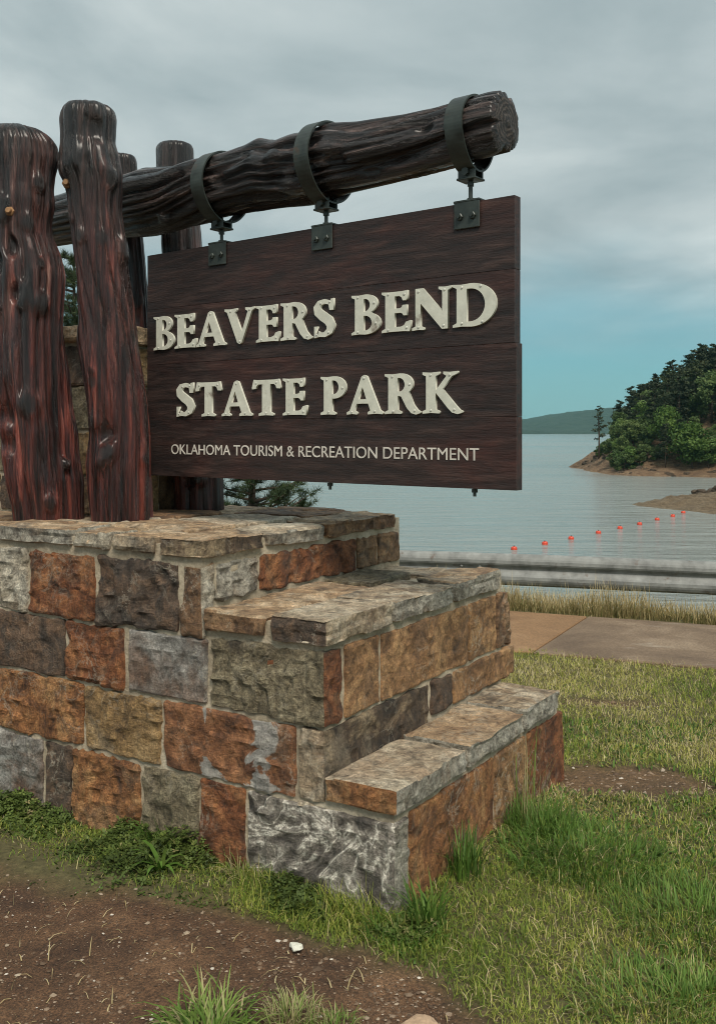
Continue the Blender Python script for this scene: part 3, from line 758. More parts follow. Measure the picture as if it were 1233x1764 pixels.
# ------------------------------------------------------------------ logs
def log_mesh(name, prof, n_ang, n_z, seed, groove=0.11, knots=(), twist=0.5, end_round=0.03, freq=3.0, lumpy=0.03):
    """prof: list of (h, cx, cy, rx, ry) along local z; grooves run along the grain"""
    pr = np.array(prof); hs = np.linspace(pr[0, 0], pr[-1, 0], n_z)
    C = [np.interp(hs, pr[:, 0], pr[:, k]) for k in range(1, 5)]
    ker = np.array([1, 2, 3, 2, 1]) / 9.0
    C = [np.convolve(np.pad(c, 2, mode='edge'), ker, 'valid') for c in C]
    th = np.linspace(0, 2 * np.pi, n_ang, endpoint=False)
    TH, HH = np.meshgrid(th, hs)
    tw = TH + twist * (HH - hs[0]) * 0.25 + 0.30 * vnoise(np.stack([HH.ravel() * 1.6, 0 * HH.ravel(), 0 * HH.ravel()], -1), seed).reshape(HH.shape)
    def ang(fr, hz, sd):
        return vnoise(np.stack([np.cos(tw).ravel() * fr, np.sin(tw).ravel() * fr, HH.ravel() * hz], -1) + seed * 7.7, sd).reshape(HH.shape)
    g1 = np.abs(ang(freq, 0.62, 1)) ** 0.7; g2 = np.abs(ang(freq * 2.2, 1.1, 2)) ** 0.75; g3 = 1 - 2 * np.abs(ang(freq * 3.4, 2.2, 3)); g4 = ang(freq * 8, 5.0, 6); lump = ang(1.2, 3.6, 4)
    disp = groove * (2.0 * (g1 - 0.45) + 0.95 * (g2 - 0.42) + 0.25 * g3 + 0.10 * g4) + lumpy * lump
    disp = np.where(disp > 0.04, 0.04 + (disp - 0.04) * 0.35, disp); disp = np.clip(disp, -0.45, 0.12)
    kn = np.zeros_like(HH)
    for (ka, kh, ks, kp) in knots:
        da = np.arctan2(np.sin(TH - ka), np.cos(TH - ka)) * np.mean(C[2]); dh = HH - kh
        rr = np.sqrt(da ** 2 + (dh * 0.8) ** 2) / ks
        rr = rr * (1 + 0.28 * ang(3.0, 9.0, 8)); w = np.exp(-(rr / 0.95) ** 4); tail = np.exp(-(da / (ks * 0.8)) ** 2) * np.exp(-(np.maximum(dh, -dh * 0.45) / (ks * 2.6)) ** 2)
        disp = disp * (1 - 0.75 * w) + kp * (0.62 * w * (1 + 0.10 * g4) + 0.38 * tail)
        kn = np.maximum(kn, 1 - sstep(0.45, 0.8, rr))
    # rounded shoulders at the ends
    er = np.ones_like(hs)
    if end_round > 0:
        t = np.clip((hs[-1] - hs) / end_round, 0, 1); er = er * (0.80 + 0.20 * np.sqrt(1 - (1 - t) ** 2))
    X = C[0][:, None] + C[2][:, None] * (1 + disp) * np.cos(TH) * er[:, None]
    Y = C[1][:, None] + C[3][:, None] * (1 + disp) * np.sin(TH) * er[:, None]
    Z = HH
    v = np.stack([X, Y, Z], -1).reshape(-1, 3)
    i = np.arange(n_ang * n_z).reshape(n_z, n_ang); j = np.roll(i, -1, 1)
    f = np.stack([i[:-1], j[:-1], j[1:], i[1:]], -1).reshape(-1, 4)
    # end discs as triangle fans written as degenerate-free quads: two inner rings
    caps_v = []; base = len(v); caps_f = []
    for end, sgn in ((0, -1), (n_z - 1, 1)):
        ring = v[i[end]]; c = ring.mean(0); prev = i[end]
        for fr in (0.66, 0.33, 0.02):
            rg = c + (ring - c) * fr; rg[:, 2] += 0.006 * vnoise(rg * 30, seed + 9) + sgn * 0.006 * (1 - fr)
            ids = base + np.arange(n_ang); base += n_ang; caps_v.append(rg)
            q = np.stack([prev, np.roll(prev, -1), np.roll(ids, -1), ids], -1)
            caps_f.append(q if sgn > 0 else q[:, ::-1]); prev = ids
    nf = len(f)
    allv = np.concatenate([v] + caps_v)
    me = mesh_np(name, allv, np.concatenate([f] + caps_f), True)
    ka_ = np.zeros(len(allv)); ka_[:kn.size] = kn.ravel(); attr(me, 'knot', ka_)
    return me, nf, hs, C

nA = -math.pi / 2     # angle facing the camera
def post(d, rows, seed, label, knots=(), dz=0.0, groove=0.17, mat='log_red', base_in=0.05):
    """rows: (py, xl, xr) silhouette read at depth d"""
    pts = []
    bx = None
    for (py, xl, xr) in rows:
        z = CAMZ + (HY - py) / F * d; c = ((xl + xr) / 2 - CX) / F * d; r = (xr - xl) / 2 / F * d
        pts.append((z, c, r))
    pts.sort()
    b = pts[0]
    prof = [(z - Z3, c - b[1], 0.0, r, r * 0.95) for (z, c, r) in pts]
    prof.insert(0, (-base_in, prof[0][1], 0, prof[0][3] * 1.02, prof[0][4] * 1.02))
    prof[1] = (max(prof[1][0], -base_in + 0.01),) + prof[1][1:]
    rk = random.Random(seed); knots = list(knots) + [(nA + rk.uniform(-1.4, 1.4), rk.uniform(0.1, 1.6), rk.uniform(0.018, 0.042), rk.choice((0.16, 0.12, -0.22, -0.3, 0.1))) for _ in range(13)]
    me, nf, hs, C = log_mesh('cedar_post', prof, 168, 300, seed, groove, knots, lumpy=0.03)
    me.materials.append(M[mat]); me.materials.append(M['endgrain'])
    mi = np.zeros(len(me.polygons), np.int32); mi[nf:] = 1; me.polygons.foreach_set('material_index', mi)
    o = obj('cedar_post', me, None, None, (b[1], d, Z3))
    tag(o, label, 'post', 'cedar posts on the pedestal'); return o, hs, C

P1rows = [(222, -16, 70), (235, -20, 88), (250, -20, 98), (275, -18, 102), (300, -17, 97), (325, -16, 95), (352, -15, 99), (385, -14, 93), (405, -13, 98), (440, -12, 111), (475, -11, 119), (520, -9, 118), (560, -7, 119), (600, -6, 122), (660, -5, 127), (700, -3, 130), (745, 2, 138), (780, 6, 140), (825, 14, 141), (870, 25, 142), (900, 29, 143)]
P2rows = [(182, 112, 190), (192, 107, 195), (205, 104, 198), (225, 105, 197), (246, 106, 196), (268, 104, 203), (286, 103, 207), (300, 105, 210), (315, 113, 210), (336, 118, 209), (362, 120, 208), (400, 121, 213), (440, 125, 218), (480, 130, 222), (520, 133, 228), (570, 138, 234), (605, 138, 239), (650, 146, 247), (700, 152, 254), (750, 155, 258), (800, 152, 258), (850, 155, 260), (898, 159, 261)]
PArows = [(248, 273, 331), (258, 271, 332), (300, 272, 333), (400, 278, 346), (440, 280, 348), (600, 288, 362), (820, 301, 384), (884, 304, 386)]
PBrows = [(268, 186, 233), (280, 188, 236), (400, 200, 246), (600, 218, 262), (820, 228, 274), (884, 230, 278)]
nA = -math.pi / 2     # angle facing the camera
P1rows = [(y, a, b - (9 if 395 < y < 790 else 3)) for (y, a, b) in P1rows]; P2rows = [(y, a + (5 if 395 < y < 790 else 1), b) for (y, a, b) in P2rows]
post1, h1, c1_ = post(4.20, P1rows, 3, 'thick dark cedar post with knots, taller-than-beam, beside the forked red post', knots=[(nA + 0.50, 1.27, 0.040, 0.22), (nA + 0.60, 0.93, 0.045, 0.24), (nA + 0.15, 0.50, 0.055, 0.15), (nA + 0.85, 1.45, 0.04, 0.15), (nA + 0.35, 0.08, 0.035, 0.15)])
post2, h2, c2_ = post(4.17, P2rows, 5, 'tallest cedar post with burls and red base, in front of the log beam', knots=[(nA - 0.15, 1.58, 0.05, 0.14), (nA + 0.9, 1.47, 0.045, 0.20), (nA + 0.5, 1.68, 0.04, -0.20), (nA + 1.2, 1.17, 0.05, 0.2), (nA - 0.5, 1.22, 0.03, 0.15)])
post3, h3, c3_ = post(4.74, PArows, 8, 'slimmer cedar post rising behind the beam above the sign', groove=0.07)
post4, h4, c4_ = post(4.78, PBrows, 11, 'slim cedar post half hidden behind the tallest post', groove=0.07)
post1['label'] = 'thick dark knotted cedar post standing on the pedestal edge beside the tallest post'
# threaded rod ends in the front posts
def rod(parent, px, py, d, name='rod_end'):
    b = MB(); b.lathe([(0.013, 0.06), (0.013, -0.012), (0.010, -0.016)], 12, axis='y'); b.lathe([(0.022, 0.03), (0.022, 0.004), (0.018, 0.0)], 6, axis='y')
    p = Vector(((px - CX) / F * d, d, CAMZ + (HY - py) / F * d))
    o = obj(name, b.mesh(name), M['brass'], parent, p - parent.location); return o
rod(post2, 115, 315, 4.09); rod(post1, 16, 363, 4.06)

# ------------------------------------------------------------------ sign plane
SLd, SRd = 4.40, 3.262
SL = np.array([(254 - CX) / F * SLd, SLd]); SR = np.array([(886 - CX) / F * SRd, SRd])
SLEN = float(np.linalg.norm(SR - SL)); SE = (SR - SL) / SLEN
def a_of(px):
    k = (px - CX) / F; return (k * SL[1] - SL[0]) / (SE[0] - k * SE[1])
def sz(px, py):
    a = a_of(px); return a, CAMZ + (HY - py) / F * (SL[1] + a * SE[1])
ROT = math.atan2(SE[1], SE[0])
ZB, ZT = 1.296, 2.304
sign = empty('hanging_sign', (SL[0], SL[1], ZB), ROT)
tag(sign, 'dark stained plank sign with raised cream lettering hanging from the log beam', 'sign')
TH = 0.042
hp = (ZT - ZB) / 4
for k in range(4):
    z0 = k * hp; ln = SLEN + (0.007 if k < 2 else 0.0)
    L, H = ln, hp - 0.0006
    A_ = np.linspace(0, L, 60); B_ = np.array([0, 0.004, TH - 0.004, TH]); C_ = np.linspace(0, H, 7)
    b = MB(); b.box(0, L, 0, TH, 0, H, 0.0012)
    me = b.mesh('plank'); obj('plank', me, M['board'], sign, (0, random.uniform(-0.0008, 0.0008), z0 + 0.0003))
# battens on the back hold the planks together
for x in (0.25, 0.95, 1.65):
    b = MB(); b.box(x - 0.05, x + 0.05, TH + 0.004, TH + 0.034, 0.06, 4 * hp - 0.06, 0.004); obj('batten', b.mesh('batten'), M['board'], sign)

# --- raised letters: outlines in a unit-height box
def arc(cx, cy, rx, ry, a0, a1, n=12):
    return [(cx + rx * math.cos(R(a0 + (a1 - a0) * i / n)), cy + ry * math.sin(R(a0 + (a1 - a0) * i / n))) for i in range(n + 1)]
def glyphs():
    G = {}
    ser = 0.045
    def stem_left():   # serif stem, from bottom right going up the left side to the top
        return [(0.0, 0.0), (0.0, 0.055), (0.075, 0.10), (0.075, 0.90), (0.0, 0.945), (0.0, 1.0)]
    G['B'] = (0.62, [stem_left() + [(0.16, 0.985)] + arc(0.30, 0.765, 0.255, 0.235, 90, -62, 14) + arc(0.29, 0.275, 0.33, 0.275, 62, -90, 16) + [(0.16, 0.015)],
              [(0.265, 0.56), (0.265, 0.89)] + arc(0.29, 0.735, 0.105, 0.155, 90, -80, 10), [(0.265, 0.10), (0.265, 0.47)] + arc(0.29, 0.285, 0.145, 0.185, 85, -90, 10)],
              [(0.13, 0.05), (0.13, 0.95), (0.49, 0.78), (0.53, 0.26)])
    G['E'] = (0.62, [[(0, 0), (0, 0.055), (0.075, 0.10), (0.075, 0.90), (0, 0.945), (0, 1), (0.15, 0.985), (0.42, 0.985), (0.54, 1.0), (0.54, 0.80), (0.50, 0.76), (0.44, 0.76), (0.42, 0.83), (0.37, 0.875), (0.275, 0.875), (0.275, 0.575), (0.38, 0.575), (0.42, 0.60), (0.435, 0.65), (0.53, 0.65), (0.53, 0.395), (0.455, 0.395), (0.435, 0.44), (0.39, 0.465), (0.275, 0.465), (0.275, 0.125), (0.40, 0.125), (0.47, 0.16), (0.505, 0.235), (0.60, 0.27), (0.62, 0.25), (0.585, 0.0), (0.45, 0.015), (0.15, 0.015)]],
              [(0.13, 0.05), (0.13, 0.95), (0.48, 0.92), (0.53, 0.08)])
    G['A'] = (0.80, [[(0.0, 0.0), (0.0, 0.06), (0.065, 0.10), (0.33, 0.96), (0.39, 1.0), (0.45, 0.97), (0.735, 0.105), (0.80, 0.06), (0.80, 0.0), (0.66, 0.015), (0.47, 0.0), (0.47, 0.06), (0.525, 0.10), (0.475, 0.275), (0.225, 0.275), (0.175, 0.10), (0.235, 0.06), (0.235, 0.0), (0.12, 0.015)],
              [(0.262, 0.385), (0.435, 0.385), (0.352, 0.695)]], [(0.10, 0.05), (0.63, 0.06), (0.385, 0.93)])
    G['V'] = (0.80, [[(0.0, 1.0), (0.0, 0.94), (0.065, 0.90), (0.345, 0.04), (0.41, 0.0), (0.465, 0.04), (0.735, 0.90), (0.80, 0.94), (0.80, 1.0), (0.68, 0.985), (0.56, 1.0), (0.56, 0.94), (0.625, 0.895), (0.465, 0.33), (0.275, 0.895), (0.335, 0.94), (0.335, 1.0), (0.15, 0.985)]], [(0.15, 0.94), (0.68, 0.94), (0.415, 0.06)])
    G['R'] = (0.74, [[(0, 0), (0, 0.055), (0.075, 0.10), (0.075, 0.90), (0, 0.945), (0, 1), (0.16, 0.985)] + arc(0.32, 0.735, 0.265, 0.265, 90, -48, 14) + [(0.60, 0.22), (0.68, 0.09), (0.74, 0.05), (0.73, 0.015), (0.64, -0.02), (0.545, 0.02), (0.46, 0.14), (0.34, 0.43), (0.275, 0.45), (0.275, 0.10), (0.345, 0.055), (0.345, 0.0), (0.17, 0.015)],
              [(0.27, 0.56), (0.27, 0.89)] + arc(0.30, 0.72, 0.115, 0.17, 90, -85, 10)], [(0.17, 0.05), (0.15, 0.94), (0.52, 0.73), (0.63, 0.06)])
    G['P'] = (0.60, [[(0, 0), (0, 0.055), (0.075, 0.10), (0.075, 0.90), (0, 0.945), (0, 1), (0.16, 0.985)] + arc(0.31, 0.71, 0.285, 0.29, 90, -95, 18) + [(0.275, 0.455), (0.275, 0.10), (0.35, 0.055), (0.35, 0.0), (0.17, 0.015)],
              [(0.27, 0.54), (0.27, 0.89)] + arc(0.30, 0.715, 0.125, 0.18, 90, -85, 10)], [(0.18, 0.06), (0.14, 0.93), (0.52, 0.70)])
    G['D'] = (0.84, [stem_left() + [(0.17, 0.985)] + arc(0.36, 0.50, 0.48, 0.50, 90, -90, 26) + [(0.17, 0.015)],
              [(0.275, 0.12), (0.275, 0.88)] + arc(0.34, 0.50, 0.285, 0.38, 90, -90, 18)], [(0.17, 0.07), (0.17, 0.93), (0.55, 0.93), (0.58, 0.08)])
    G['N'] = (0.86, [[(0.0, 0.0), (0.0, 0.06), (0.075, 0.10), (0.075, 1.0), (0.24, 1.0), (0.66, 0.42), (0.66, 0.90), (0.58, 0.945), (0.58, 1.0), (0.72, 0.985), (0.86, 1.0), (0.86, 0.945), (0.78, 0.90), (0.78, 0.0), (0.65, 0.0), (0.19, 0.64), (0.19, 0.10), (0.27, 0.06), (0.27, 0.0), (0.13, 0.015)]], [(0.13, 0.06), (0.13, 0.94), (0.72, 0.93), (0.70, 0.06)])
    G['T'] = (0.70, [[(0.17, 0.0), (0.17, 0.06), (0.25, 0.10), (0.25, 0.865), (0.16, 0.865), (0.115, 0.82), (0.10, 0.745), (0.0, 0.735), (0.0, 0.79), (0.04, 1.0), (0.15, 0.985), (0.55, 0.985), (0.66, 1.0), (0.70, 0.79), (0.70, 0.735), (0.60, 0.745), (0.585, 0.82), (0.54, 0.865), (0.45, 0.865), (0.45, 0.10), (0.53, 0.06), (0.53, 0.0), (0.35, 0.015)]], [(0.35, 0.06), (0.09, 0.92), (0.61, 0.92)])
    G['K'] = (0.84, [[(0, 0), (0, 0.06), (0.075, 0.10), (0.075, 0.90), (0, 0.94), (0, 1), (0.18, 0.985), (0.36, 1.0), (0.36, 0.94), (0.28, 0.90), (0.28, 0.555), (0.505, 0.895), (0.44, 0.94), (0.44, 1.0), (0.58, 0.985), (0.74, 1.0), (0.74, 0.945), (0.62, 0.885), (0.425, 0.585), (0.70, 0.19), (0.78, 0.085), (0.84, 0.05), (0.83, 0.01), (0.73, -0.02), (0.62, 0.02), (0.53, 0.13), (0.28, 0.50), (0.28, 0.10), (0.36, 0.06), (0.36, 0.0), (0.18, 0.015)]], [(0.17, 0.06), (0.16, 0.94), (0.58, 0.93), (0.68, 0.07)])
    # S as a stroked spine
    sp = [(0.50, 0.80), (0.44, 0.89), (0.30, 0.935), (0.17, 0.90), (0.105, 0.79), (0.13, 0.67), (0.26, 0.55), (0.40, 0.44), (0.47, 0.30), (0.43, 0.16), (0.30, 0.075), (0.17, 0.085), (0.10, 0.15), (0.075, 0.22)]
    wd = [0.05, 0.055, 0.06, 0.075, 0.095, 0.11, 0.12, 0.12, 0.11, 0.09, 0.065, 0.06, 0.055, 0.05]
    Lf, Rt = [], []
    for i, (p, w) in enumerate(zip(sp, wd)):
        a = sp[max(i - 1, 0)]; b = sp[min(i + 1, len(sp) - 1)]; dx, dy = b[0] - a[0], b[1] - a[1]; l = math.hypot(dx, dy)
        nx, ny = -dy / l, dx / l; Lf.append((p[0] + nx * w, p[1] + ny * w)); Rt.append((p[0] - nx * w, p[1] - ny * w))
    out = [(0.43, 0.70), (0.54, 0.70), (0.54, 1.0), (0.46, 0.985)] + Rt[1:-1] + [(0.12, 0.02), (0.03, 0.0), (0.03, 0.30), (0.13, 0.30)] + Lf[-2:0:-1]
    G['S'] = (0.58, [out], [(0.44, 0.92), (0.09, 0.07), (0.41, 0.11), (0.20, 0.90)])
    return G
GL = glyphs()
_b = MB(); _b.lathe([(0.0048, 0.0), (0.0046, -0.0014), (0.0032, -0.0026), (0.0010, -0.0022)], 10, axis='y'); SCREW = _b.mesh('screw_head', True)
dg = None
def letter(ch, x0, x1, ytop_l, ybot_l):
    """x0,x1 photo columns; z from two horizontal rules on the board"""
    w, loops, screws = GL[ch]
    a0, a1 = a_of(x0), a_of(x1); zl, zh = ybot_l, ytop_l
    sx_ = (a1 - a0) / w; sz_ = zh - zl
    cu = bpy.data.curves.new('letter', 'CURVE'); cu.dimensions = '2D'; cu.fill_mode = 'BOTH'; cu.extrude = 0.0050; cu.bevel_depth = 0.0; cu.offset = 0.0
    for lp in loops:
        s = cu.splines.new('POLY'); s.points.add(len(lp) - 1)
        for p, (x, y) in zip(s.points, lp): p.co = (x * sx_, y * sz_, 0, 1)
        s.use_cyclic_u = True
    tmp = bpy.data.objects.new('tmp', cu); COL.objects.link(tmp)
    bpy.context.view_layer.update()
    me = bpy.data.meshes.new_from_object(tmp.evaluated_get(bpy.context.evaluated_depsgraph_get()))
    bpy.data.objects.remove(tmp); bpy.data.curves.remove(cu)
    me.materials.clear()
    me.transform(Matrix.Rotation(R(90), 4, 'X'))
    o = obj('letter', me, M['letter'], sign, (a0, -0.0052, zl - ZB))
    for (x, y) in [(0.5 * w + (x - 0.5 * w) * 0.96, 0.5 + (y - 0.5) * 0.965) for (x, y) in screws]: obj('screw_head', SCREW, M['screw'], o, (x * sx_, -0.0049, y * sz_))
    return o
zA1, zA0 = (sz(857, 487)[1] + sz(268, 544)[1]) / 2, (sz(857, 561)[1] + sz(268, 603)[1]) / 2
zB1, zB0 = (sz(799, 639)[1] + sz(306, 660)[1]) / 2, (sz(799, 712)[1] + sz(306, 718)[1]) / 2
for ch, x0, x1 in (('B', 268, 303), ('E', 304, 342), ('A', 341, 392), ('V', 390, 441), ('E', 444, 485), ('R', 486, 541), ('S', 542, 580), ('B', 608, 658), ('E', 660, 711), ('N', 712, 780), ('D', 782, 857)):
    letter(ch, x0, x1, zA1, zA0)
for ch, x0, x1 in (('S', 306, 338), ('T', 340, 384), ('A', 385, 437), ('T', 437, 486), ('E', 490, 532), ('P', 555, 599), ('A', 600, 662), ('R', 665, 727), ('K', 730, 799)):
    letter(ch, x0, x1, zB1, zB0)
# --- small routed line of text
fcu = bpy.data.curves.new('routed_lettering', 'FONT'); fcu.body = 'OKLAHOMA TOURISM & RECREATION DEPARTMENT'; fcu.size = 0.05; fcu.extrude = 0.0008; fcu.offset = 0.0
tmp = bpy.data.objects.new('tmp', fcu); COL.objects.link(tmp); bpy.context.view_layer.update()
me = bpy.data.meshes.new_from_object(tmp.evaluated_get(bpy.context.evaluated_depsgraph_get())); bpy.data.objects.remove(tmp)
co = np.array([v.co[:] for v in me.vertices]); mn, mxx = co.min(0), co.max(0)
ta0, tz0 = sz(296, 782); ta1, tz1 = sz(825, 794); tzt = (sz(825, 771)[1] + sz(296, 766)[1]) / 2
tz0 = (tz0 + tz1) / 2
for v in me.vertices:
    v.co = ((v.co[0] - mn[0]) / (mxx[0] - mn[0]) * (ta1 - ta0), -v.co[2] * 1.0, (v.co[1] - mn[1]) / (mxx[1] - mn[1]) * (tzt - tz0))
co = np.array([v.co[:] for v in me.vertices]); pv_ = [list(p.vertices) for p in me.polygons]
iv = sorted((co[p, 0].min(), co[p, 0].max()) for p in pv_); gaps = []; hi_x = iv[0][1]
for (l_, h_) in iv:
    if l_ > hi_x: gaps.append((l_ - hi_x, (l_ + hi_x) / 2))
    hi_x = max(hi_x, h_)
edges_ = [-1.0] + sorted(g[1] for g in sorted(gaps)[-4:]) + [9.0]
for k in range(5):
    fs = [p for p in pv_ if edges_[k] < co[p, 0].mean() < edges_[k + 1]]; used = sorted({i for p in fs for i in p}); mp_ = {i: j for j, i in enumerate(used)}
    wm = mesh_py('routed_word', co[used], [[mp_[i] for i in p] for p in fs])
    obj('routed_word', wm, M['engrave'], sign, (ta0, -0.0022, tz0 - ZB))['kind'] = 'stuff'
bpy.data.meshes.remove(me)

# ------------------------------------------------------------------ log beam with straps
BW = 0.021   # beam axis runs over the middle of the board
def beam_pt(px, py):
    a, z = sz(px, py); return a, z
bsil = [(40, 352, 430), (110, 335, 418), (215, 304, 408), (250, 292, 404), (300, 288, 393), (350, 275, 383), (400, 264, 368), (435, 252, 362), (460, 238, 357), (482, 243, 354), (520, 227, 350), (548, 221, 344), (580, 212, 330), (620, 211, 321), (700, 199, 304), (760, 185, 288), (800, 174, 277), (845, 160, 262), (868, 157, 257)]
bprof = []
for (px, yt, yb) in bsil:
    a, zt = sz(px, yt); _, zb = sz(px, yb); r = (zt - zb) / 2 * 0.97
    bprof.append((a, -(zt + zb) / 2, 0.0, r, r * 1.0))
a_start = bprof[0][0] - 0.25
bprof.insert(0, (a_start,) + bprof[0][1:])
# local frame: z along the sign, x = down (world -z), y = away from the camera
ZC = 2.565
bprof = [(h, cx + ZC, cy, rx, ry) for (h, cx, cy, rx, ry) in bprof]
bme, bnf, bh, bC = log_mesh('log_beam', bprof, 150, 320, 14, 0.24, knots=[(-math.pi / 2 + random.uniform(-1, 1), a_of(300 + 50 * q), random.uniform(0.02, 0.045), random.choice((0.15, -0.3, -0.2))) for q in range(11)] + [(-math.pi / 2 - 0.3, a_of(588), 0.055, 0.06), (-math.pi / 2 - 0.2, a_of(475), 0.035, 0.10), (-0.35, a_of(842), 0.045, 0.26), (-0.8, a_of(520), 0.05, 0.12)], twist=0.9, end_round=0.012, freq=2.3, lumpy=0.065)
bme.materials.append(M['log_dark']); bme.materials.append(M['endgrain'])
mi = np.zeros(len(bme.polygons), np.int32); mi[bnf:] = 1; bme.polygons.foreach_set('material_index', mi)
beam = obj('log_beam', bme, None)
ex, ey = SE; mx3 = Matrix(((0, -ey, ex, 0), (0, ex, ey, 0), (-1, 0, 0, 0), (0, 0, 0, 1)))
beam.matrix_world = Matrix.Translation((SL[0] - ey * BW, SL[1] + ex * BW, ZC)) @ mx3
tag(beam, 'dark varnished cedar log cantilevered over the pedestal with three steel straps', 'log beam')
hang = [(376, 376, 390, 415), (556, 343, 357, 388), (805, 293, 310, 346)]
for (px, ylug0, ylug1, yplate) in hang:
    a = a_of(px)
    k = int(np.argmin(np.abs(bh - a))); kk = slice(max(0, k - 6), k + 7)
    cx_, r_ = float(bC[0][k]), float(max(bC[2][kk])) * 1.075 + 0.004
    hw = 0.035; n = 56; v = []; f = []
    zlug = sz(px, ylug0)[1]; drop = max(ZC - zlug - 0.0, r_ + cx_ + 0.004)
    for i in range(n):
        t = 2 * math.pi * i / n
        for (rr, w) in ((r_, -hw), (r_ + 0.007, -hw), (r_ + 0.007, hw), (r_, hw)):
            x = cx_ + rr * math.cos(t); y = rr * math.sin(t)
            if math.cos(t) > 0.0:     # pulled to a point at the lug underneath
                x = cx_ + (drop - cx_ + (rr - r_)) * math.cos(t) ** 1.25; 
            v.append((x, y, a + w))
    for i in range(n):
        j = (i + 1) % n
        for q in range(4): f.append((i * 4 + q, i * 4 + (q + 1) % 4, j * 4 + (q + 1) % 4, j * 4 + q))
    st = obj('strap', mesh_py('strap', v, f, False), M['steel'], beam)
    zl0, zl1 = ZC - sz(px, ylug0)[1], ZC - sz(px, ylug1)[1]
    zl0 = drop - 0.012; zl1 = max(zl1, zl0 + 0.045)
    b = MB(); b.box(zl0, zl1 - 0.004, -0.030, -0.022, a - hw, a + hw, 0.002); b.box(zl0, zl1 - 0.004, 0.022, 0.030, a - hw, a + hw, 0.002); b.box(zl1 - 0.008, zl1, -0.034, 0.034, a - hw - 0.004, a + hw + 0.004, 0.002)
    obj('clamp_lug', b.mesh('clamp_lug'), M['steel'], st)
    b = MB(); b.lathe([(0.010, -0.040), (0.010, 0.040)], 8, ((zl0 + zl1) / 2 - 0.004, 0, a), 'y'); b.lathe([(0.015, -0.042), (0.015, -0.030)], 6, ((zl0 + zl1) / 2 - 0.004, 0, a), 'y'); obj('bolt', b.mesh('bolt'), M['steel'], st)
    # rod and plates belong to the sign
    zr0 = ZC - zl1 - ZB; zt_ = 4 * hp
    b = MB(); b.lathe([(0.0075, zt_ - 0.01), (0.0075, zr0 + 0.004)], 10, (a, BW, 0)); b.lathe([(0.014, zt_ + 0.004), (0.014, zt_ + 0.018)], 6, (a, BW, 0)); b.lathe([(0.013, zr0 - 0.018), (0.013, zr0 - 0.004)], 6, (a, BW, 0))
    obj('hanger_rod', b.mesh('hanger_rod'), M['steel'], sign)
    b = MB(); b.box(a - 0.052, a + 0.052, -0.0085, -0.0015, zt_ - 0.092, zt_ + 0.0095, 0.002); b.box(a - 0.052, a + 0.052, TH + 0.0015, TH + 0.0085, zt_ - 0.092, zt_ + 0.0095, 0.002); b.box(a - 0.0535, a + 0.0535, -0.0100, TH + 0.0100, zt_ + 0.0015, zt_ + 0.0085, 0.0015)
    pl = obj('bracket_plate', b.mesh('bracket_plate'), M['steel'], sign)
    for dx in (-0.026, 0.026):
        b = MB(); b.lathe([(0.0135, 0.0), (0.0135, -0.007), (0.011, -0.009)], 6, (a + dx, -0.0085, zt_ - 0.05), 'y'); b.lathe([(0.006, -0.008), (0.006, -0.016)], 8, (a + dx, -0.0085, zt_ - 0.05), 'y')
        obj('bolt', b.mesh('bolt'), M['steel'], pl)
for px in (563, 812):      # bolt ends under the board
    a = a_of(px); b = MB(); b.lathe([(0.006, 0.01), (0.006, -0.028)], 8, (a, BW, 0)); b.lathe([(0.012, -0.002), (0.012, -0.014)], 6, (a, BW, 0)); obj('bolt_end', b.mesh('bolt_end'), M['steel'], sign)

# ------------------------------------------------------------------ footpath slabs
path = empty('footpath', (0, 0, 0)); tag(path, kind='structure')
def slab_mat(name, A, B, C):
    n = NT(name); v = n.coord(rnd=False)
    a = n.noise(v, 2.2, 7, 0.6, 0.5); b = n.noise(v, 75, 5, 0.75); c = n.noise(n.coord((0.5, 3.0, 1), rnd=False), 1.7, 5, 0.6, 1.2)
    col = n.ramp(a, [(0.3, A), (0.55, B), (0.75, C)])
    col = n.mix(1.0, col, n.ramp(b, [(0.3, 0.6), (0.7, 1.35)]), 'MULTIPLY')
    col = n.mix(n.ramp(c, [(0.60, 0.0), (0.68, 0.45)]), col, (0.42, 0.37, 0.30))
    return n.done(col, 0.88, n.bump(b, 0.7, 0.006))
M['slab_tan'] = slab_mat('footpath_tan', (0.19, 0.105, 0.05), (0.27, 0.155, 0.075), (0.34, 0.21, 0.11))
M['slab_grey'] = slab_mat('footpath_grey', (0.12, 0.080, 0.052), (0.205, 0.143, 0.093), (0.32, 0.24, 0.165))
JL = np.array([(940 - CX) / F * 6.44, 6.44]); jl = float(JL @ QT)        # joint position along the path
joints = [jl - 5.7, jl - 3.8, jl - 1.9, jl, jl + 1.95, jl + 3.9, jl + 5.8]
for i in range(len(joints) - 1):
    b = MB(); b.box(joints[i] + 0.006, joints[i + 1] - 0.006, 6.40, 7.80, -0.10, 0.018, 0.008)
    me = b.mesh('path_slab')
    for v in me.vertices:
        a_, q_ = v.co[0], v.co[1]; v.co = (a_ * QT[0] + q_ * QN[0] + 0.12 * (q_ - 7.1) * QT[0], a_ * QT[1] + q_ * QN[1] + 0.12 * (q_ - 7.1) * QT[1], v.co[2])
    obj('path_slab', me, M['slab_tan'] if i == 2 else M['slab_grey'], path)

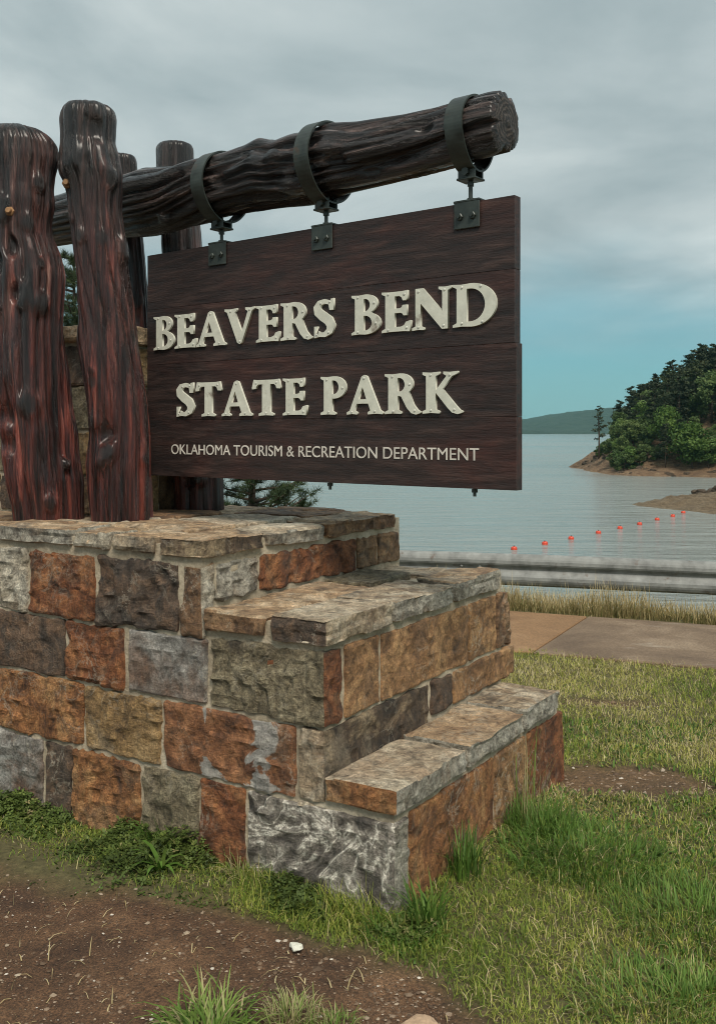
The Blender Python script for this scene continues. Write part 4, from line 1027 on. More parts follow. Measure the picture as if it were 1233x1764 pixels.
# ------------------------------------------------------------------ guardrail
GRa = np.array([(690 - CX) / F * 9.65, 9.65]); GRb = np.array([(1233 - CX) / F * 8.84, 8.84])
gd = (GRb - GRa) / np.linalg.norm(GRb - GRa); GRL = np.linalg.norm(GRb - GRa)
gtop = CAMZ - (948 - HY) / F * 9.65
rail = empty('guardrail', (GRa[0], GRa[1], gtop - 0.155), math.atan2(gd[1], gd[0])); tag(rail, 'galvanised corrugated guardrail between the footpath and the lake', 'guardrail')
wp = [(0.155, 0.004), (0.150, -0.012), (0.135, -0.030), (0.112, -0.043), (0.092, -0.050), (0.062, -0.050), (0.045, -0.042), (0.020, -0.016), (0.0, -0.006), (-0.020, -0.016), (-0.045, -0.042), (-0.062, -0.050), (-0.092, -0.050), (-0.112, -0.043), (-0.135, -0.030), (-0.150, -0.012), (-0.155, 0.004)]
xs = list(np.arange(-9.0, 9.1, 0.3)); v = []; f = []
for x in xs:
    dzz = 0.004 * math.sin(x * 1.3); dyy = 0.004 * math.sin(x * 0.9 + 1)
    for th_ in (0.0, 0.0035):
        for (z, y) in wp: v.append((x, y + dyy + th_, z + dzz))
m_ = len(wp)
for i in range(len(xs) - 1):
    for k in range(m_ - 1):
        a = i * 2 * m_ + k; f.append((a, a + 1, a + 2 * m_ + 1, a + 2 * m_)); a += m_; f.append((a, a + 2 * m_, a + 2 * m_ + 1, a + 1))
    for k in (0, m_ - 1):
        a = i * 2 * m_ + k; f.append((a, a + m_, a + 3 * m_, a + 2 * m_))
obj('rail', mesh_py('rail', v, f, False), M['galv'], rail)
for x in (-8.1, -4.3, -0.5, 3.31, 7.1):
    b = MB(); b.box(x - 0.075, x + 0.075, 0.21, 0.36, -1.35, 0.17, 0.008); obj('post', b.mesh('post'), M['post_wood'], rail)
    b = MB(); b.box(x - 0.07, x + 0.07, 0.006, 0.207, -0.17, 0.16, 0.006); obj('block_out', b.mesh('block_out'), M['post_wood'], rail)

bb = MB(); bb.lathe([(0.016, 0.0), (0.016, -0.006), (0.009, -0.012)], 10, axis='y'); bolt_me = bb.mesh('bolt', True)
for x in (0.62, 0.80, 3.20, 3.40):
    for z in (0.028, -0.028): obj('bolt', bolt_me, M['galv'], rail, (x, -0.017, z))

# ------------------------------------------------------------------ buoys
bl = MB(); bl.lathe([(0.05, -0.16), (0.12, -0.15), (0.165, -0.10), (0.175, 0.0), (0.175, 0.07), (0.16, 0.125), (0.115, 0.155), (0.05, 0.165)], 20); buoy_me = bl.mesh('float', True)
bl = MB(); bl.lathe([(0.045, 0.16), (0.045, 0.185), (0.02, 0.19)], 12); bl.tube([(-0.03, 0, 0.185), (-0.025, 0, 0.215), (0, 0, 0.228), (0.025, 0, 0.215), (0.03, 0, 0.185)], 0.008, 6); lug_me = bl.mesh('eye', True)
bl = MB(); bl.lathe([(0.176, -0.02), (0.181, -0.01), (0.181, 0.01), (0.176, 0.02)], 20); band_me = bl.mesh('band', True)
for i, (px, py) in enumerate([(885, 944), (938, 935), (983, 926), (1030, 916), (1067, 908), (1101, 901), (1131, 893), (1158, 887), (1176, 881)]):
    d = (CAMZ - LAKE) * F / (py - HY + 3)
    r = empty('buoy', ((px - CX) / F * d, d, LAKE + 0.02), random.uniform(0, 6)); r.rotation_euler = (random.uniform(-.1, .1), random.uniform(-.1, .1), random.uniform(0, 6))
    tag(r, 'red float in the line of buoys crossing the lake', 'buoy', 'red buoys strung across the lake')
    obj('float', buoy_me, M['buoy'], r); obj('eye', lug_me, M['buoy_dark'], r); obj('band', band_me, M['buoy'], r)

# ------------------------------------------------------------------ trees on the point
def rand_tris(C, size, rng, flat=0.0):
    """one small leaf-clump quad per centre, random orientation"""
    n = len(C)
    a = rng.normal(size=(n, 3)); a[:, 2] *= (1 - flat); a /= np.linalg.norm(a, axis=1, keepdims=True)
    b = rng.normal(size=(n, 3)); b[:, 2] *= (1 - flat); b -= a * (a * b).sum(1, keepdims=True); b /= np.linalg.norm(b, axis=1, keepdims=True)
    s = size * rng.uniform(0.6, 1.3, (n, 1))
    v = np.stack([C - a * s, C - b * s * 0.55, C + a * s, C + b * s * 0.55], 1).reshape(-1, 3)
    return v, np.arange(4 * n).reshape(n, 4)
def crown_pine(seed, H=9.0, rad=2.0, bare=0.3, n_br=34, dens=70, leaf=0.20):
    rng = np.random.default_rng(seed); C = []; tint = []
    tb = MB(); tb.tube([(0, 0, -0.6), (0.05, 0.02, H * 0.4), (-0.06, 0.05, H * 0.75), (0.0, 0.0, H * 0.98)], [H * 0.018, H * 0.014, H * 0.009, 0.02], 7)
    for i in range(n_br):
        z = H * (bare + (1 - bare) * (i + rng.uniform(0, 0.8)) / n_br); k = (z / H - bare) / (1 - bare)
        L = rad * (1.0 - 0.72 * k ** 1.6) * rng.uniform(0.55, 1.1) * (0.6 + 0.4 * min(1, k * 5)); a = rng.uniform(0, 6.283)
        d = np.array([math.cos(a), math.sin(a), rng.uniform(0.0, 0.35)])
        tb.tube([(0, 0, z), tuple(d * L * 0.9 + np.array([0, 0, z]))], [0.05, 0.02], 4)
        m = int(dens * (0.5 + L / rad)); tt = rng.uniform(0.25, 1.05, m) ** 0.8
        c = d * (L * tt)[:, None] + np.array([0, 0, z]) + rng.normal(size=(m, 3)) * np.array([0.30, 0.30, 0.13]) * (0.5 + 0.5 * L / rad)
        C.append(c); tint.append(np.full(m, rng.uniform(0.1, 0.9)))
    C = np.concatenate(C); tint = np.concatenate(tint)
    v, f = rand_tris(C, leaf, rng, 0.45)
    me = mesh_np('crown', v, f); attr(me, 'tint', np.repeat(np.clip(tint + rng.normal(size=len(C)) * 0.15, 0, 1), 4))
    return tb.mesh('trunk', True), me
def crown_leaf(seed, H=7.0, rad=2.3, n_cl=26, dens=120, leaf=0.19, low=0.25):
    rng = np.random.default_rng(seed); C = []; tint = []
    tb = MB(); tb.tube([(0, 0, -0.6), (0.1, 0.0, H * 0.3), (0.0, 0.1, H * 0.6), (0.05, 0.0, H * 0.85)], [H * 0.022, H * 0.017, H * 0.01, 0.02], 7)
    for i in range(n_cl):
        k = rng.uniform(0, 1) ** 0.8; z = H * (low + (0.93 - low) * k)
        rr = rad * math.sqrt(max(0.08, 1 - (2 * k - 0.85) ** 2)) * rng.uniform(0.25, 0.95); a = rng.uniform(0, 6.283)
        c0 = np.array([rr * math.cos(a), rr * math.sin(a), z]); cr_ = rad * rng.uniform(0.26, 0.44)
        tb.tube([(0.03, 0.03, z * 0.6), tuple(c0)], [0.06, 0.02], 4)
        m = int(dens * rng.uniform(0.7, 1.2)); d = rng.normal(size=(m, 3)); d /= np.linalg.norm(d, axis=1, keepdims=True)
        C.append(c0 + d * cr_ * rng.uniform(0.55, 1.05, (m, 1)) * np.array([1, 1, 0.72])); tint.append(np.full(m, rng.uniform(0.1, 0.9)))
    C = np.concatenate(C); tint = np.concatenate(tint)
    v, f = rand_tris(C, leaf, rng, 0.1)
    me = mesh_np('crown', v, f); attr(me, 'tint', np.repeat(np.clip(tint + rng.normal(size=len(C)) * 0.15, 0, 1), 4))
    return tb.mesh('trunk', True), me
PINES = [crown_pine(s, H, r_, b_, 36) for s, H, r_, b_ in ((1, 9.5, 1.9, 0.22), (2, 10.5, 2.2, 0.30), (3, 8.6, 1.7, 0.15), (4, 9.5, 2.4, 0.25))]
LEAFS = [crown_leaf(s, H, r_) for s, H, r_ in ((5, 7.0, 2.3), (6, 6.2, 2.5), (7, 7.8, 2.1))]
SHRUB = crown_leaf(9, 3.2, 1.7, 22, 120, 0.16, 0.08)
BRIGHT = crown_leaf(10, 5.4, 3.1, 40, 150, 0.20, 0.10)
LONE = crown_pine(12, 9.6, 1.75, 0.36, 22, 40, 0.16)
def plant(kind, tm, x, y, z, sc, label, cat, group, fol, wide=1.0):
    o = empty(kind, (x, y, z), random.uniform(0, 6.28)); o.scale = (sc * wide, sc * wide, sc)
    tag(o, label, cat, group); obj('trunk', tm[0], M['bark'], o); obj('crown', tm[1], M[fol], o); return o
pts = []
rg = np.random.default_rng(77)
cand = np.stack([rg.uniform(38, 92, 14000), rg.uniform(118, 225, 14000)], -1)
cand = cand[(cand[:, 0] / cand[:, 1] < 0.40) & (cand[:, 0] / cand[:, 1] > 0.268)]
cd = poly_dist(cand[:, 0], cand[:, 1], POINT)
for (x, y), d in zip(cand, cd):
    tip = y > 152
    if d < (2.2 if tip else 4.6): continue
    if d > 52: continue
    md = 2.15 + 0.012 * d
    if all((x - a) ** 2 + (y - b) ** 2 > md * md for a, b, _ in pts): pts.append((x, y, d))
pts = pts[:300]
for (x, y, d) in pts:
    z = LAKE + float(point_h(np.array([x]), np.array([y]))[0]) - 0.1
    edge = d < 9
    if edge and random.random() < 0.8 or random.random() < 0.45:
        plant('broadleaf_tree', random.choice(LEAFS), x, y, z, random.uniform(0.5, 1.15) * (0.75 if edge else 1.0), 'rounded broadleaf tree in the forest on the point across the lake', 'tree', 'broadleaf trees on the wooded point', 'fol_leaf', random.uniform(0.9, 1.15))
    else:
        plant('pine_tree', random.choice(PINES), x, y, z, random.uniform(0.6, 1.22) * (0.82 if d < 14 else 1.0), 'dark pine in the forest on the point across the lake', 'tree', 'pines on the wooded point', 'fol_pine', random.uniform(0.9, 1.15))
# the forest goes on along the shore past the trees one can tell apart
low_v = []; low_f = []; low_t = []; base_ = 0; lp = []
cand = np.stack([rg.uniform(48, 128, 6000), rg.uniform(108, 230, 6000)], -1); rt = cand[:, 0] / cand[:, 1]
cand = cand[(rt >= 0.40) & (rt < 0.95)]; cd = poly_dist(cand[:, 0], cand[:, 1], POINT)
for (x, y), d in zip(cand, cd):
    if d < 5 or d > 60 or any((x - a) ** 2 + (y - b) ** 2 < 13 for a, b in lp): continue
    lp.append((x, y))
lite = [crown_pine(31, 9.5, 2.2, 0.2, 26, 26, 0.40)[1], crown_leaf(32, 7.0, 2.5, 24, 34, 0.40)[1]]
lite = [(np.array([v.co[:] for v in m.vertices]), np.array([p.vertices[:] for p in m.polygons])) for m in lite]
for (x, y) in lp:
    v, f = random.choice(lite); a = random.uniform(0, 6.28); sc = random.uniform(0.6, 1.15); c, s_ = math.cos(a), math.sin(a)
    z = LAKE + float(point_h(np.array([x]), np.array([y]))[0]) - 0.2
    low_v.append(np.stack([(v[:, 0] * c - v[:, 1] * s_) * sc + x, (v[:, 0] * s_ + v[:, 1] * c) * sc + y, v[:, 2] * sc + z], -1)); low_f.append(f + base_); base_ += len(v); low_t.append(np.full(len(v), random.uniform(0.1, 0.9)))
fm = mesh_np('forest', np.concatenate(low_v), np.concatenate(low_f)); attr(fm, 'tint', np.concatenate(low_t))
tag(obj('forest', fm, M['fol_leaf']), 'forest continuing along the far shore beyond the wooded point', 'forest', kind='stuff')
def on_point(px, y): return (px - CX) / F * y
x = on_point(1031, 166); plant('pine_tree', LONE, x, 166, LAKE + float(point_h(np.array([x]), np.array([166.]))[0]), 0.95, 'tall thin pine standing apart at the tip of the wooded point', 'tree', None, 'fol_pine')
x = on_point(1190, 143.5); plant('broadleaf_tree', BRIGHT, x, 143.5, LAKE + float(point_h(np.array([x]), np.array([143.5]))[0]) - 0.2, 1.12, 'bright yellow-green bushy tree at the foot of the wooded point', 'tree', None, 'fol_bright', 1.1)
x = on_point(1150, 149); plant('broadleaf_tree', BRIGHT, x, 149, LAKE + float(point_h(np.array([x]), np.array([149.]))[0]) - 0.1, 1.0, 'mid-green spreading tree beside the bright yellow-green tree', 'tree', None, 'fol_leaf', 0.9)
for px, y, s in ((1075, 148, 0.9), (1085, 149, 1.1), (1060, 153, 0.8), (1048, 160, 0.8), (1040, 168, 0.75), (1035, 171, 0.6), (1112, 148, 0.8), (1226, 143, 1.0), (1245, 142, 1.1), (1135, 147, 0.7)):
    x = on_point(px, y); plant('shrub', SHRUB, x, y, LAKE + float(point_h(np.array([x]), np.array([float(y)]))[0]) - 0.1, s, 'low green shrub on the bank of the wooded point', 'shrub', 'shrubs along the bank of the wooded point', 'fol_leaf', 1.1)

# shore rocks
def rock_mesh(seed, sx_=1.0, sy_=0.8, sz_=0.6):
    v = []; f = []; n, m = 10, 7
    for i in range(m + 1):
        ph = math.pi * i / m
        for k in range(n): a = 2 * math.pi * k / n; v.append((math.sin(ph) * math.cos(a), math.sin(ph) * math.sin(a), math.cos(ph)))
    for i in range(m):
        for k in range(n): a = i * n + k; b = i * n + (k + 1) % n; f.append((a, a + n, b + n, b))
    v = np.array(v); r = 1 + 0.33 * vnoise(v * 1.4 + seed * 3.3, 1) + 0.16 * vnoise(v * 3.5 + seed, 2); v = np.sign(v) * np.abs(v) ** 0.75 * r[:, None]
    return mesh_np('rock', v * np.array([sx_, sy_, sz_]), np.array(f))
ROCKS = [rock_mesh(s, 1, random.uniform(.6, .9), random.uniform(.35, .6)) for s in range(6)]
def rock(x, y, z, s, label, group, mat='rock'):
    o = obj('rock', random.choice(ROCKS), M[mat], None, (x, y, z), random.uniform(0, 6)); o.scale = (s, s, s); tag(o, label, 'rock', group)
for i in range(26):
    x = random.uniform(32.2, 38); y = random.uniform(88, 92.5) - (x - 32) * 0.15; s = random.uniform(0.3, 0.75)
    rock(x, y, LAKE + float(spit_h(np.array([x]), np.array([y]))[0]) + 0.1 + 0.28 * s * random.random() * 2, s, 'brown rock in the heap on the gravel spit', 'rocks heaped on the spit')
for i in range(60):
    k = random.uniform(0, 1); px = 1000 + 240 * k; y = random.uniform(139, 150) if px > 1050 else random.uniform(160, 175); x = on_point(px, y)
    d = float(poly_dist(np.array([x]), np.array([y]), POINT)[0])
    if 0.2 < d < 6: rock(x, y, LAKE + float(point_h(np.array([x]), np.array([y]))[0]) + 0.02, random.uniform(0.18, 0.6), 'brown rock lying along the shore of the wooded point', 'rocks along the shore of the point')

# ------------------------------------------------------------------ near pines on the slope below the rail
def needle_pine(name, px, d, ztop, rad, seed, label, n_br=46, low=0.0):
    rng = np.random.default_rng(seed)
    x = (px - CX) / F * d; z0 = float(gz(np.array([x]), np.array([float(d)]))[0]); H = ztop - z0
    root = empty(name, (x, d, z0)); tag(root, label, 'tree')
    tb = MB(); tb.tube([(0, 0, -0.3), (0.02, 0, H * 0.5), (0, 0, H)], [0.075, 0.05, 0.012], 9)
    cv = []; cf = []; ct = []; base = 0
    for i in range(n_br):
        k = (i + rng.uniform(0, 1)) / n_br; z = H * (low + (0.99 - low) * k); L = rad * (1 - k) ** 0.7 * rng.uniform(0.65, 1.1) + 0.12; a = rng.uniform(0, 6.283)
        d0 = np.array([math.cos(a), math.sin(a), rng.uniform(0.10, 0.40)]); p0 = np.array([0, 0, z])
        p1 = p0 + d0 * L * 0.6; p2 = p0 + d0 * L + np.array([0, 0, 0.12 * L])
        tb.tube([p0, p1, p2], [0.022, 0.013, 0.004], 5)
        nt = int(7 + L * 11)
        for j in range(nt):
            tt = rng.uniform(0.2, 1.05); c = p0 + (p1 - p0) * min(tt / 0.6, 1) + (p2 - p1) * max(0, (tt - 0.6) / 0.4)
            sd = np.array([-d0[1], d0[0], 0.15]) * rng.uniform(-1, 1) * 0.42 * L * (1.1 - tt * 0.7); c2 = c + sd + d0 * 0.12 * rng.uniform(0, 1) + np.array([0, 0, rng.uniform(-.03, .07)])
            m = 34; dirs = rng.normal(size=(m, 3)) + (c2 - c) * 3 + np.array([0, 0, 0.5]); dirs /= np.linalg.norm(dirs, axis=1, keepdims=True)
            st_ = c + (c2 - c) * rng.uniform(0.35, 1.0, (m, 1)); ln = rng.uniform(0.07, 0.14, (m, 1)); sdv = np.cross(dirs, rng.normal(size=(m, 3))); sdv /= np.linalg.norm(sdv, axis=1, keepdims=True)
            v = np.stack([st_ - sdv * 0.004, st_ + sdv * 0.004, st_ + dirs * ln], 1).reshape(-1, 3)
            cv.append(v); cf.append(np.arange(3 * m).reshape(m, 3) + base); base += 3 * m; ct.append(np.full(3 * m, rng.uniform(0, 1)))
            if j % 2 == 0: tb.tube([c, c2], [0.006, 0.003], 3)
    obj('trunk', tb.mesh('trunk', True), M['bark'], root)
    me = mesh_np('crown', np.concatenate(cv), np.concatenate(cf)); attr(me, 'tint', np.concatenate(ct)); obj('crown', me, M['needle'], root)
needle_pine('pine_tree', 128, 14.5, CAMZ + (HY - 440) / F * 14.5, 1.5, 201, 'bushy young pine seen through the gap between the two thick cedar posts', 120)
needle_pine('pine_tree', 432, 13.5, CAMZ + (HY - 560) / F * 13.5, 1.05, 202, 'young pine on the bank with branches reaching out below the sign', 130)
needle_pine('pine_tree', 275, 14.2, CAMZ + (HY - 520) / F * 14.2, 1.1, 203, 'young pine on the bank behind the slim cedar post', 110)
needle_pine('pine_sapling', 516, 14.0, CAMZ + (HY - 862) / F * 14.0, 0.34, 204, 'tiny pine top poking up behind the edge of the pedestal top', 26)

# ------------------------------------------------------------------ grass
def blades(name, X, Y, Lh, W_, tint, mat, lean=0.6, droop=0.5, seg=3, rng=RNG, Z=None, ang=None, parent=None, loc=(0, 0, 0)):
    n = len(X); Z = gz(X, Y) if Z is None else Z
    a = rng.uniform(0, 2 * np.pi, n) if ang is None else ang; ln = np.abs(rng.normal(lean, lean * 0.45, n))
    dx, dy = np.cos(a), np.sin(a); sx_, sy_ = -dy, dx
    rows = []; 
    for k in range(seg):
        t = k / (seg); w = W_ * (1 - t ** 2 * 0.75) * 0.5
        hz = Lh * (t * np.cos(ln * (0.4 + 0.6 * t)) - droop * 0.45 * t ** 3 * ln); ho = Lh * t * np.sin(ln * (0.35 + 0.65 * t))
        cx_, cy_, cz_ = X + dx * ho, Y + dy * ho, Z + hz
        rows.append(np.stack([cx_ - sx_ * w, cy_ - sy_ * w, cz_], -1)); rows.append(np.stack([cx_ + sx_ * w, cy_ + sy_ * w, cz_], -1))
    ho = Lh * np.sin(ln); hz = Lh * (np.cos(ln) - droop * 0.45 * ln)
    rows.append(np.stack([X + dx * ho, Y + dy * ho, Z + hz], -1))
    v = np.stack(rows, 1); m = v.shape[1]; base = (np.arange(n) * m)[:, None]
    tr = []
    for k in range(seg - 1):
        o_ = 2 * k; tr += [[o_, o_ + 1, o_ + 3], [o_, o_ + 3, o_ + 2]]
    tr.append([2 * seg - 2, 2 * seg - 1, 2 * seg])
    f = (base[:, None, :] + np.array(tr)[None]).reshape(-1, 3)
    me = mesh_np(name, v.reshape(-1, 3) - np.array(loc), f); attr(me, 'tint', np.repeat(np.clip(tint, 0, 1), m))
    return obj(name, me, M[mat], parent, loc if parent is None else (0, 0, 0))
def scatter(x0, x1, y0, y1, dens, rng=RNG):
    n = int((x1 - x0) * (y1 - y0) * dens); return rng.uniform(x0, x1, n), rng.uniform(y0, y1, n)
def lawn_keep(X, Y):
    t, s = ts(X, Y); q = X * QN[0] + Y * QN[1]
    out = ~((t > -0.005) & (t < TEND) & (s > -0.005) & (s < WID + 0.0))
    out &= (q < 6.44 + 0.06 * vnoise(np.stack([X * 5, Y * 5, 0 * X], -1), 61))
    D_ = dirt_mask(X, Y); return out & (RNG.uniform(0, 1, len(X)) > D_ * 1.35)
def lush(X, Y): return fbm(np.stack([X * 1.3, Y * 1.3, 0 * X], -1), 71, 3)
parts = []
for (x0, x1, y0, y1, dens) in ((-0.4, 1.7, 2.15, 3.3, 15000), (-0.6, 2.5, 3.3, 4.6, 9000), (0.2, 3.6, 4.6, 6.9, 5500), (1.7, 3.4, 2.15, 3.3, 2500), (-5, 0.2, 4.6, 7.2, 500)):
    X, Y = scatter(x0, x1, y0, y1, dens); k = lawn_keep(X, Y); parts.append((X[k], Y[k]))
X = np.concatenate([p[0] for p in parts]); Y = np.concatenate([p[1] for p in parts])
lu = lush(X, Y); q = X * QN[0] + Y * QN[1]
far = sstep(3.0, 6.0, Y)
hgt = (0.022 + 0.013 * np.clip(lu + 0.3, 0, 1) + 0.012 * far) * RNG.uniform(0.6, 1.5, len(X))
tint = 0.50 - 0.60 * lu - 0.16 * far + RNG.normal(0, 0.17, len(X)) + 0.35 * (RNG.uniform(0, 1, len(X)) < 0.08)
lawn = blades('lawn_grass', X, Y, hgt, 0.0028 + 0.0012 * far, tint, 'lawn', 0.95, 0.4, 2)
tag(lawn, 'short trodden yellow-green lawn around the pedestal', 'grass', kind='stuff')
# dry tall grass strip on the lake side of the path
n = 26000; al = RNG.uniform(-4.0, 5.0, n); qq = 7.86 + np.abs(RNG.normal(0, 0.24, n)); X = al * QT[0] + qq * QN[0]; Y = al * QT[1] + qq * QN[1]
cl = vnoise(np.stack([al * 2.2, qq * 2, 0 * al], -1), 81)
hgt = (0.17 + 0.07 * cl) * RNG.uniform(0.4, 1.5, n) + 0.10 * (RNG.uniform(0, 1, n) < 0.03); low_ = qq < 7.98
hgt = np.where(low_, hgt * 0.55, hgt); tint = np.where(low_, 0.35, 0.72) + RNG.normal(0, 0.2, n)
dry = blades('dry_grass', X, Y, hgt, 0.0045, tint, 'drygrass', 0.35, 0.4, 3); tag(dry, 'tall dry straw-coloured grass along the far edge of the footpath', 'grass', kind='stuff')
# slope grass further down
n = 9000; al = RNG.uniform(-9, 9, n); qq = RNG.uniform(8.4, 12.5, n); X = al * QT[0] + qq * QN[0]; Y = al * QT[1] + qq * QN[1]
sg = blades('bank_grass', X, Y, RNG.uniform(0.08, 0.18, n), 0.012, RNG.uniform(0.1, 0.7, n), 'drygrass', 0.5, 0.4, 2); tag(sg, 'rough grass on the bank below the guardrail', 'grass', kind='stuff')
# low weeds along the foot of the left face
n = 16000; tt = RNG.uniform(-0.15, 2.6, n); ss = -np.abs(RNG.normal(0.02, 0.14, n)); X = O[0] + tt * U[0] + ss * V[0]; Y = O[1] + tt * U[1] + ss * V[1]
k = (ss > -0.16 - 0.20 * np.clip(tt, 0, 1.1) - 0.08 * vnoise(np.stack([tt * 3, 0 * tt, 0 * tt], -1), 91)); X, Y, tt, ss = X[k], Y[k], tt[k], ss[k]; n = len(X)
cl = np.clip(0.6 + vnoise(np.stack([X * 5, Y * 5, 0 * X], -1), 92), 0.1, 1.4); Z = gz(X, Y) - 0.01 + RNG.uniform(0.005, 0.085, n) * cl * np.clip(1.15 + ss * 2.6, 0.2, 1)
th_ = RNG.uniform(0, 6.283, n); sz_l = RNG.uniform(0.006, 0.014, n); vv = []; ff = []
til = RNG.normal(0, 0.45, (n, 2))
for j in range(3):
    aa = th_ + j * 2.094; c, s = np.cos(aa), np.sin(aa)
    def pt_(u, w): 
        hx_ = (c * u - s * w) * sz_l; hy_ = (s * u + c * w) * sz_l
        return np.stack([X + hx_, Y + hy_, Z + hx_ * til[:, 0] + hy_ * til[:, 1]], -1)
    vv.append(np.stack([pt_(0, 0), pt_(0.7, 0.42), pt_(1.25, 0.0), pt_(0.7, -0.42)], 1))
v = np.concatenate(vv).reshape(-1, 3); f = np.arange(len(v)).reshape(-1, 4)
me = mesh_np('weed_cover', v, f); tn = np.clip(0.42 + 0.3 * vnoise(np.stack([X * 7, Y * 7, 0 * X], -1), 93) + RNG.normal(0, 0.16, n), 0, 1); attr(me, 'tint', np.tile(np.repeat(tn, 4), 3))
wd = obj('weed_cover', me, M['weed']); tag(wd, 'low leafy weeds along the foot of the stone pedestal', 'weeds', kind='stuff')
n = 9000; tt = RNG.uniform(-0.3, 2.6, n); ss = -np.abs(RNG.normal(0.03, 0.13, n)); X = O[0] + tt * U[0] + ss * V[0]; Y = O[1] + tt * U[1] + ss * V[1]; k = ss > -0.17 - 0.17 * np.clip(tt, 0, 1.1); X, Y = X[k], Y[k]; n = len(X)
wg = blades('weed_grass', X, Y, RNG.uniform(0.03, 0.10, n) * np.clip(0.7 + vnoise(np.stack([X * 4, Y * 4, 0 * X], -1), 94), 0.3, 1.5), 0.003, 0.25 + RNG.normal(0, 0.2, n) + 0.4 * (RNG.uniform(0, 1, n) < 0.12), 'lawn', 0.7, 0.5, 3); tag(wg, 'thin grass tangled through the weeds beside the pedestal', 'grass', kind='stuff')

# flat broad-leaved weeds in the turf, and straw lying on the dirt
X, Y = scatter(0.1, 3.0, 2.2, 5.2, 1500); k = lawn_keep(X, Y) & (vnoise(np.stack([X * 2.3, Y * 2.3, 0 * X], -1), 111) > 0.12); X, Y = X[k], Y[k]; n = len(X)
fl = blades('turf_weeds', X, Y, RNG.uniform(0.02, 0.05, n), RNG.uniform(0.006, 0.012, n), np.clip(RNG.normal(0.35, 0.2, n), 0, 1), 'tuft', 1.15, 0.35, 3); tag(fl, 'flat broad-leaved weeds growing through the lawn', 'weeds', kind='stuff')
X, Y = scatter(-1.9, 0.5, 2.1, 4.0, 130); k = dirt_mask(X, Y) > 0.6; X, Y = X[k], Y[k]; n = len(X)
lt = blades('straw_litter', X, Y, RNG.uniform(0.015, 0.07, n), RNG.uniform(0.0015, 0.004, n), RNG.uniform(0.6, 1.0, n), 'drygrass', 1.5, 0.0, 3, Z=gz(X, Y) - 0.010); tag(lt, 'bits of straw and dead leaf lying on the bare dirt', 'litter', kind='stuff')
X, Y = scatter(0.0, 3.2, 2.2, 6.2, 700); k = lawn_keep(X, Y); X, Y = X[k], Y[k]; n = len(X)
th2 = blades('thatch', X, Y, RNG.uniform(0.03, 0.08, n), 0.0025, RNG.uniform(0.7, 1.0, n), 'drygrass', 1.3, 0.1, 3); tag(th2, 'dead straw-coloured blades lying across the lawn', 'grass', kind='stuff')
# individual tufts
def gpt(px, py): d = CAMZ * F / (py - HY); return (px - CX) / F * d, d
def tuft(px, py, n, rad, L, W_, tmean, label, lean=0.55, droop=0.6, cat='grass tuft', name='grass_tuft', mat='tuft', group=None, seg=4):
    x, y = gpt(px, py); r = rad * np.sqrt(RNG.uniform(0, 1, n)); a = RNG.uniform(0, 6.283, n); X = x + r * np.cos(a); Y = y + r * np.sin(a)
    z = float(gz(np.array([x]), np.array([y]))[0])
    o = blades(name, X, Y, L * RNG.uniform(0.5, 1.15, n), W_, tmean + RNG.normal(0, 0.16, n), mat, lean, droop, seg, ang=a + RNG.normal(0, 0.7, n), loc=(x, y, z)); tag(o, label, cat, group); return o
tuft(1005, 1475, 1500, 0.28, 0.085, 0.0036, 0.45, 'lush bright green clump of long grass on the lawn beside the pedestal', 0.75, 0.7)
tuft(930, 1430, 420, 0.13, 0.12, 0.0036, 0.5, 'green grass clump with pale seed stalks against the right face of the pedestal', 0.6)
tuft(800, 1510, 90, 0.06, 0.18, 0.005, 0.30, 'dark green upright clump of broad grass against the rust stone', 0.45)
tuft(735, 1590, 70, 0.05, 0.16, 0.008, 0.45, 'broad-bladed green grass at the corner of the swirled grey stone', 0.5)
tuft(700, 1600, 260, 0.12, 0.075, 0.004, 0.4, 'short green tuft at the foot of the pedestal corner', 0.7)
tuft(1195, 1590, 800, 0.24, 0.09, 0.0036, 0.5, 'green clump of long grass on the lawn beyond the yellow patch', 0.75)
tuft(1130, 1740, 600, 0.22, 0.085, 0.0036, 0.6, 'pale green clump of long grass at the edge of the lawn', 0.8)
tuft(1205, 1735, 300, 0.13, 0.09, 0.0036, 0.65, 'pale yellow-green grass clump next to another clump on the lawn', 0.8)
tuft(360, 1785, 260, 0.10, 0.13, 0.0055, 0.72, 'pale green spiky grass tuft growing in the bare dirt', 1.15, 0.35)
tuft(505, 1760, 240, 0.07, 0.075, 0.003, 0.95, 'dry straw-coloured tuft growing in the bare dirt', 0.7)
tuft(575, 1775, 160, 0.06, 0.05, 0.003, 0.75, 'small yellow-green tuft in the dirt beside the dry one', 0.8)
tuft(900, 1415, 26, 0.07, 0.34, 0.004, 1.0, 'tall pale dry grass stalks standing against the brown stones', 0.28, 0.3)
tuft(425, 1510, 90, 0.07, 0.11, 0.003, 1.0, 'dry tangled grass among the weeds by the rust stone', 0.9)
tuft(275, 1500, 12, 0.015, 0.17, 0.018, 0.5, 'broad-leaved weed with long toothed leaves beside the pedestal', 0.9, 0.8, 'weed', 'broad_leaf_weed')
tuft(285, 1455, 130, 0.06, 0.14, 0.005, 0.35, 'long green grass clump among the weeds by the olive stone', 0.6)

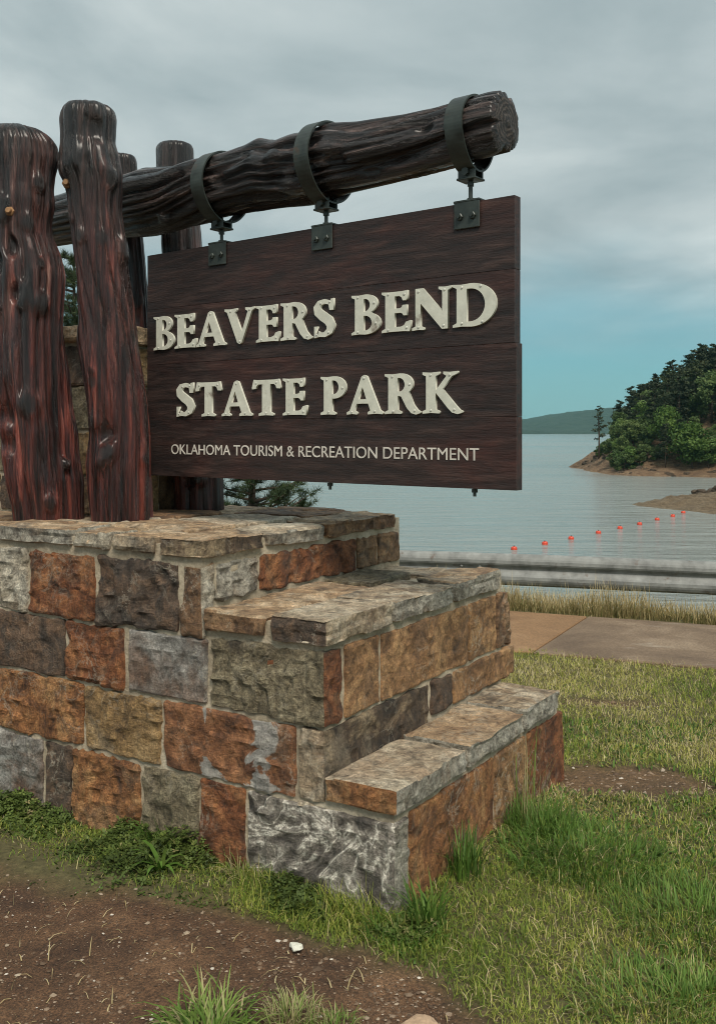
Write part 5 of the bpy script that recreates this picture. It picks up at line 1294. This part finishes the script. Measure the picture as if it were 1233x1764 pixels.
# gravel chips in the dirt
def chips(name, X, Y, S, tint, label):
    n = len(X); bv = np.array([(1, 0, 0), (0.3, 0.9, 0), (-0.8, 0.6, 0), (-0.8, -0.6, 0), (0.3, -0.9, 0), (0, 0, 0.75), (0, 0, -0.6)]); bf = np.array([(0, 1, 5), (1, 2, 5), (2, 3, 5), (3, 4, 5), (4, 0, 5), (1, 0, 6), (2, 1, 6), (3, 2, 6), (4, 3, 6), (0, 4, 6)])
    a = RNG.uniform(0, 6.283, n); c, s = np.cos(a)[:, None], np.sin(a)[:, None]; el_ = RNG.uniform(0.5, 1.0, (n, 1)); jit = 1 + RNG.normal(0, 0.18, (n, 7))
    lx_ = bv[:, 0][None] * jit; ly_ = bv[:, 1][None] * el_ * jit; lz_ = bv[:, 2][None] * RNG.uniform(0.35, 0.8, (n, 1))
    Zg = gz(X, Y) - 0.015 * dirt_mask(X, Y)
    v = np.stack([X[:, None] + (lx_ * c - ly_ * s) * S[:, None], Y[:, None] + (lx_ * s + ly_ * c) * S[:, None], Zg[:, None] + lz_ * S[:, None] + 0.001], -1).reshape(-1, 3)
    f = (np.arange(n)[:, None, None] * 7 + bf[None]).reshape(-1, 3)
    me = mesh_np(name, v, f); attr(me, 'tint', np.repeat(tint, 7)); o = obj(name, me, M['gravel']); tag(o, label, 'gravel', kind='stuff'); return o
X, Y = scatter(-2.2, 0.6, 2.0, 4.2, 9000); k = RNG.uniform(0, 1, len(X)) < dirt_mask(X, Y) * (0.35 + 0.65 * sstep(0.9, -0.1, np.abs(X - 0.15))); X, Y = X[k], Y[k]
chips('gravel', X, Y, RNG.lognormal(-5.95, 0.6, len(X)), np.clip(RNG.normal(0.45, 0.28, len(X)), 0, 1), 'scattered stone chips on the bare dirt')
X, Y = scatter(0.6, 2.4, 3.7, 5.6, 1600); k = RNG.uniform(0, 1, len(X)) < dirt_mask(X, Y); X, Y = X[k], Y[k]
chips('gravel', X, Y, RNG.lognormal(-5.1, 0.45, len(X)), np.clip(RNG.normal(0.55, 0.28, len(X)), 0, 1), 'stone chips in the worn patches of the lawn')
x, y = gpt(722, 1772); _r = ROCKS[2].copy(); _r.materials.clear(); o = obj('rock', _r, M['pebble'], None, (x, y, 0.0), 0.6); o.scale = (0.052, 0.045, 0.03); tag(o, 'flat tan stone at the meeting of dirt and lawn', 'rock')
x, y = gpt(510, 1630); _r = ROCKS[1].copy(); _r.materials.clear(); o = obj('rock', _r, M['letter'], None, (x, y, 0.0), 0.2); o.scale = (0.018, 0.018, 0.016); tag(o, 'small white pebble lying on the bare dirt', 'rock')

# ------------------------------------------------------------------ haze
hz = MB(); hz.box(-2700, 2700, -70, 2950, LAKE - 12.0, 130)
hm = bpy.data.materials.new('haze'); hm.use_nodes = True; hm.node_tree.nodes.remove(hm.node_tree.nodes['Principled BSDF'])
pv = hm.node_tree.nodes.new('ShaderNodeVolumePrincipled'); pv.inputs['Color'].default_value = (0.36, 0.80, 0.86, 1); pv.inputs['Density'].default_value = 0.00011
hm.node_tree.links.new(pv.outputs[0], hm.node_tree.nodes['Material Output'].inputs['Volume'])
ho = obj('haze', hz.mesh('haze'), hm); tag(ho, kind='stuff')
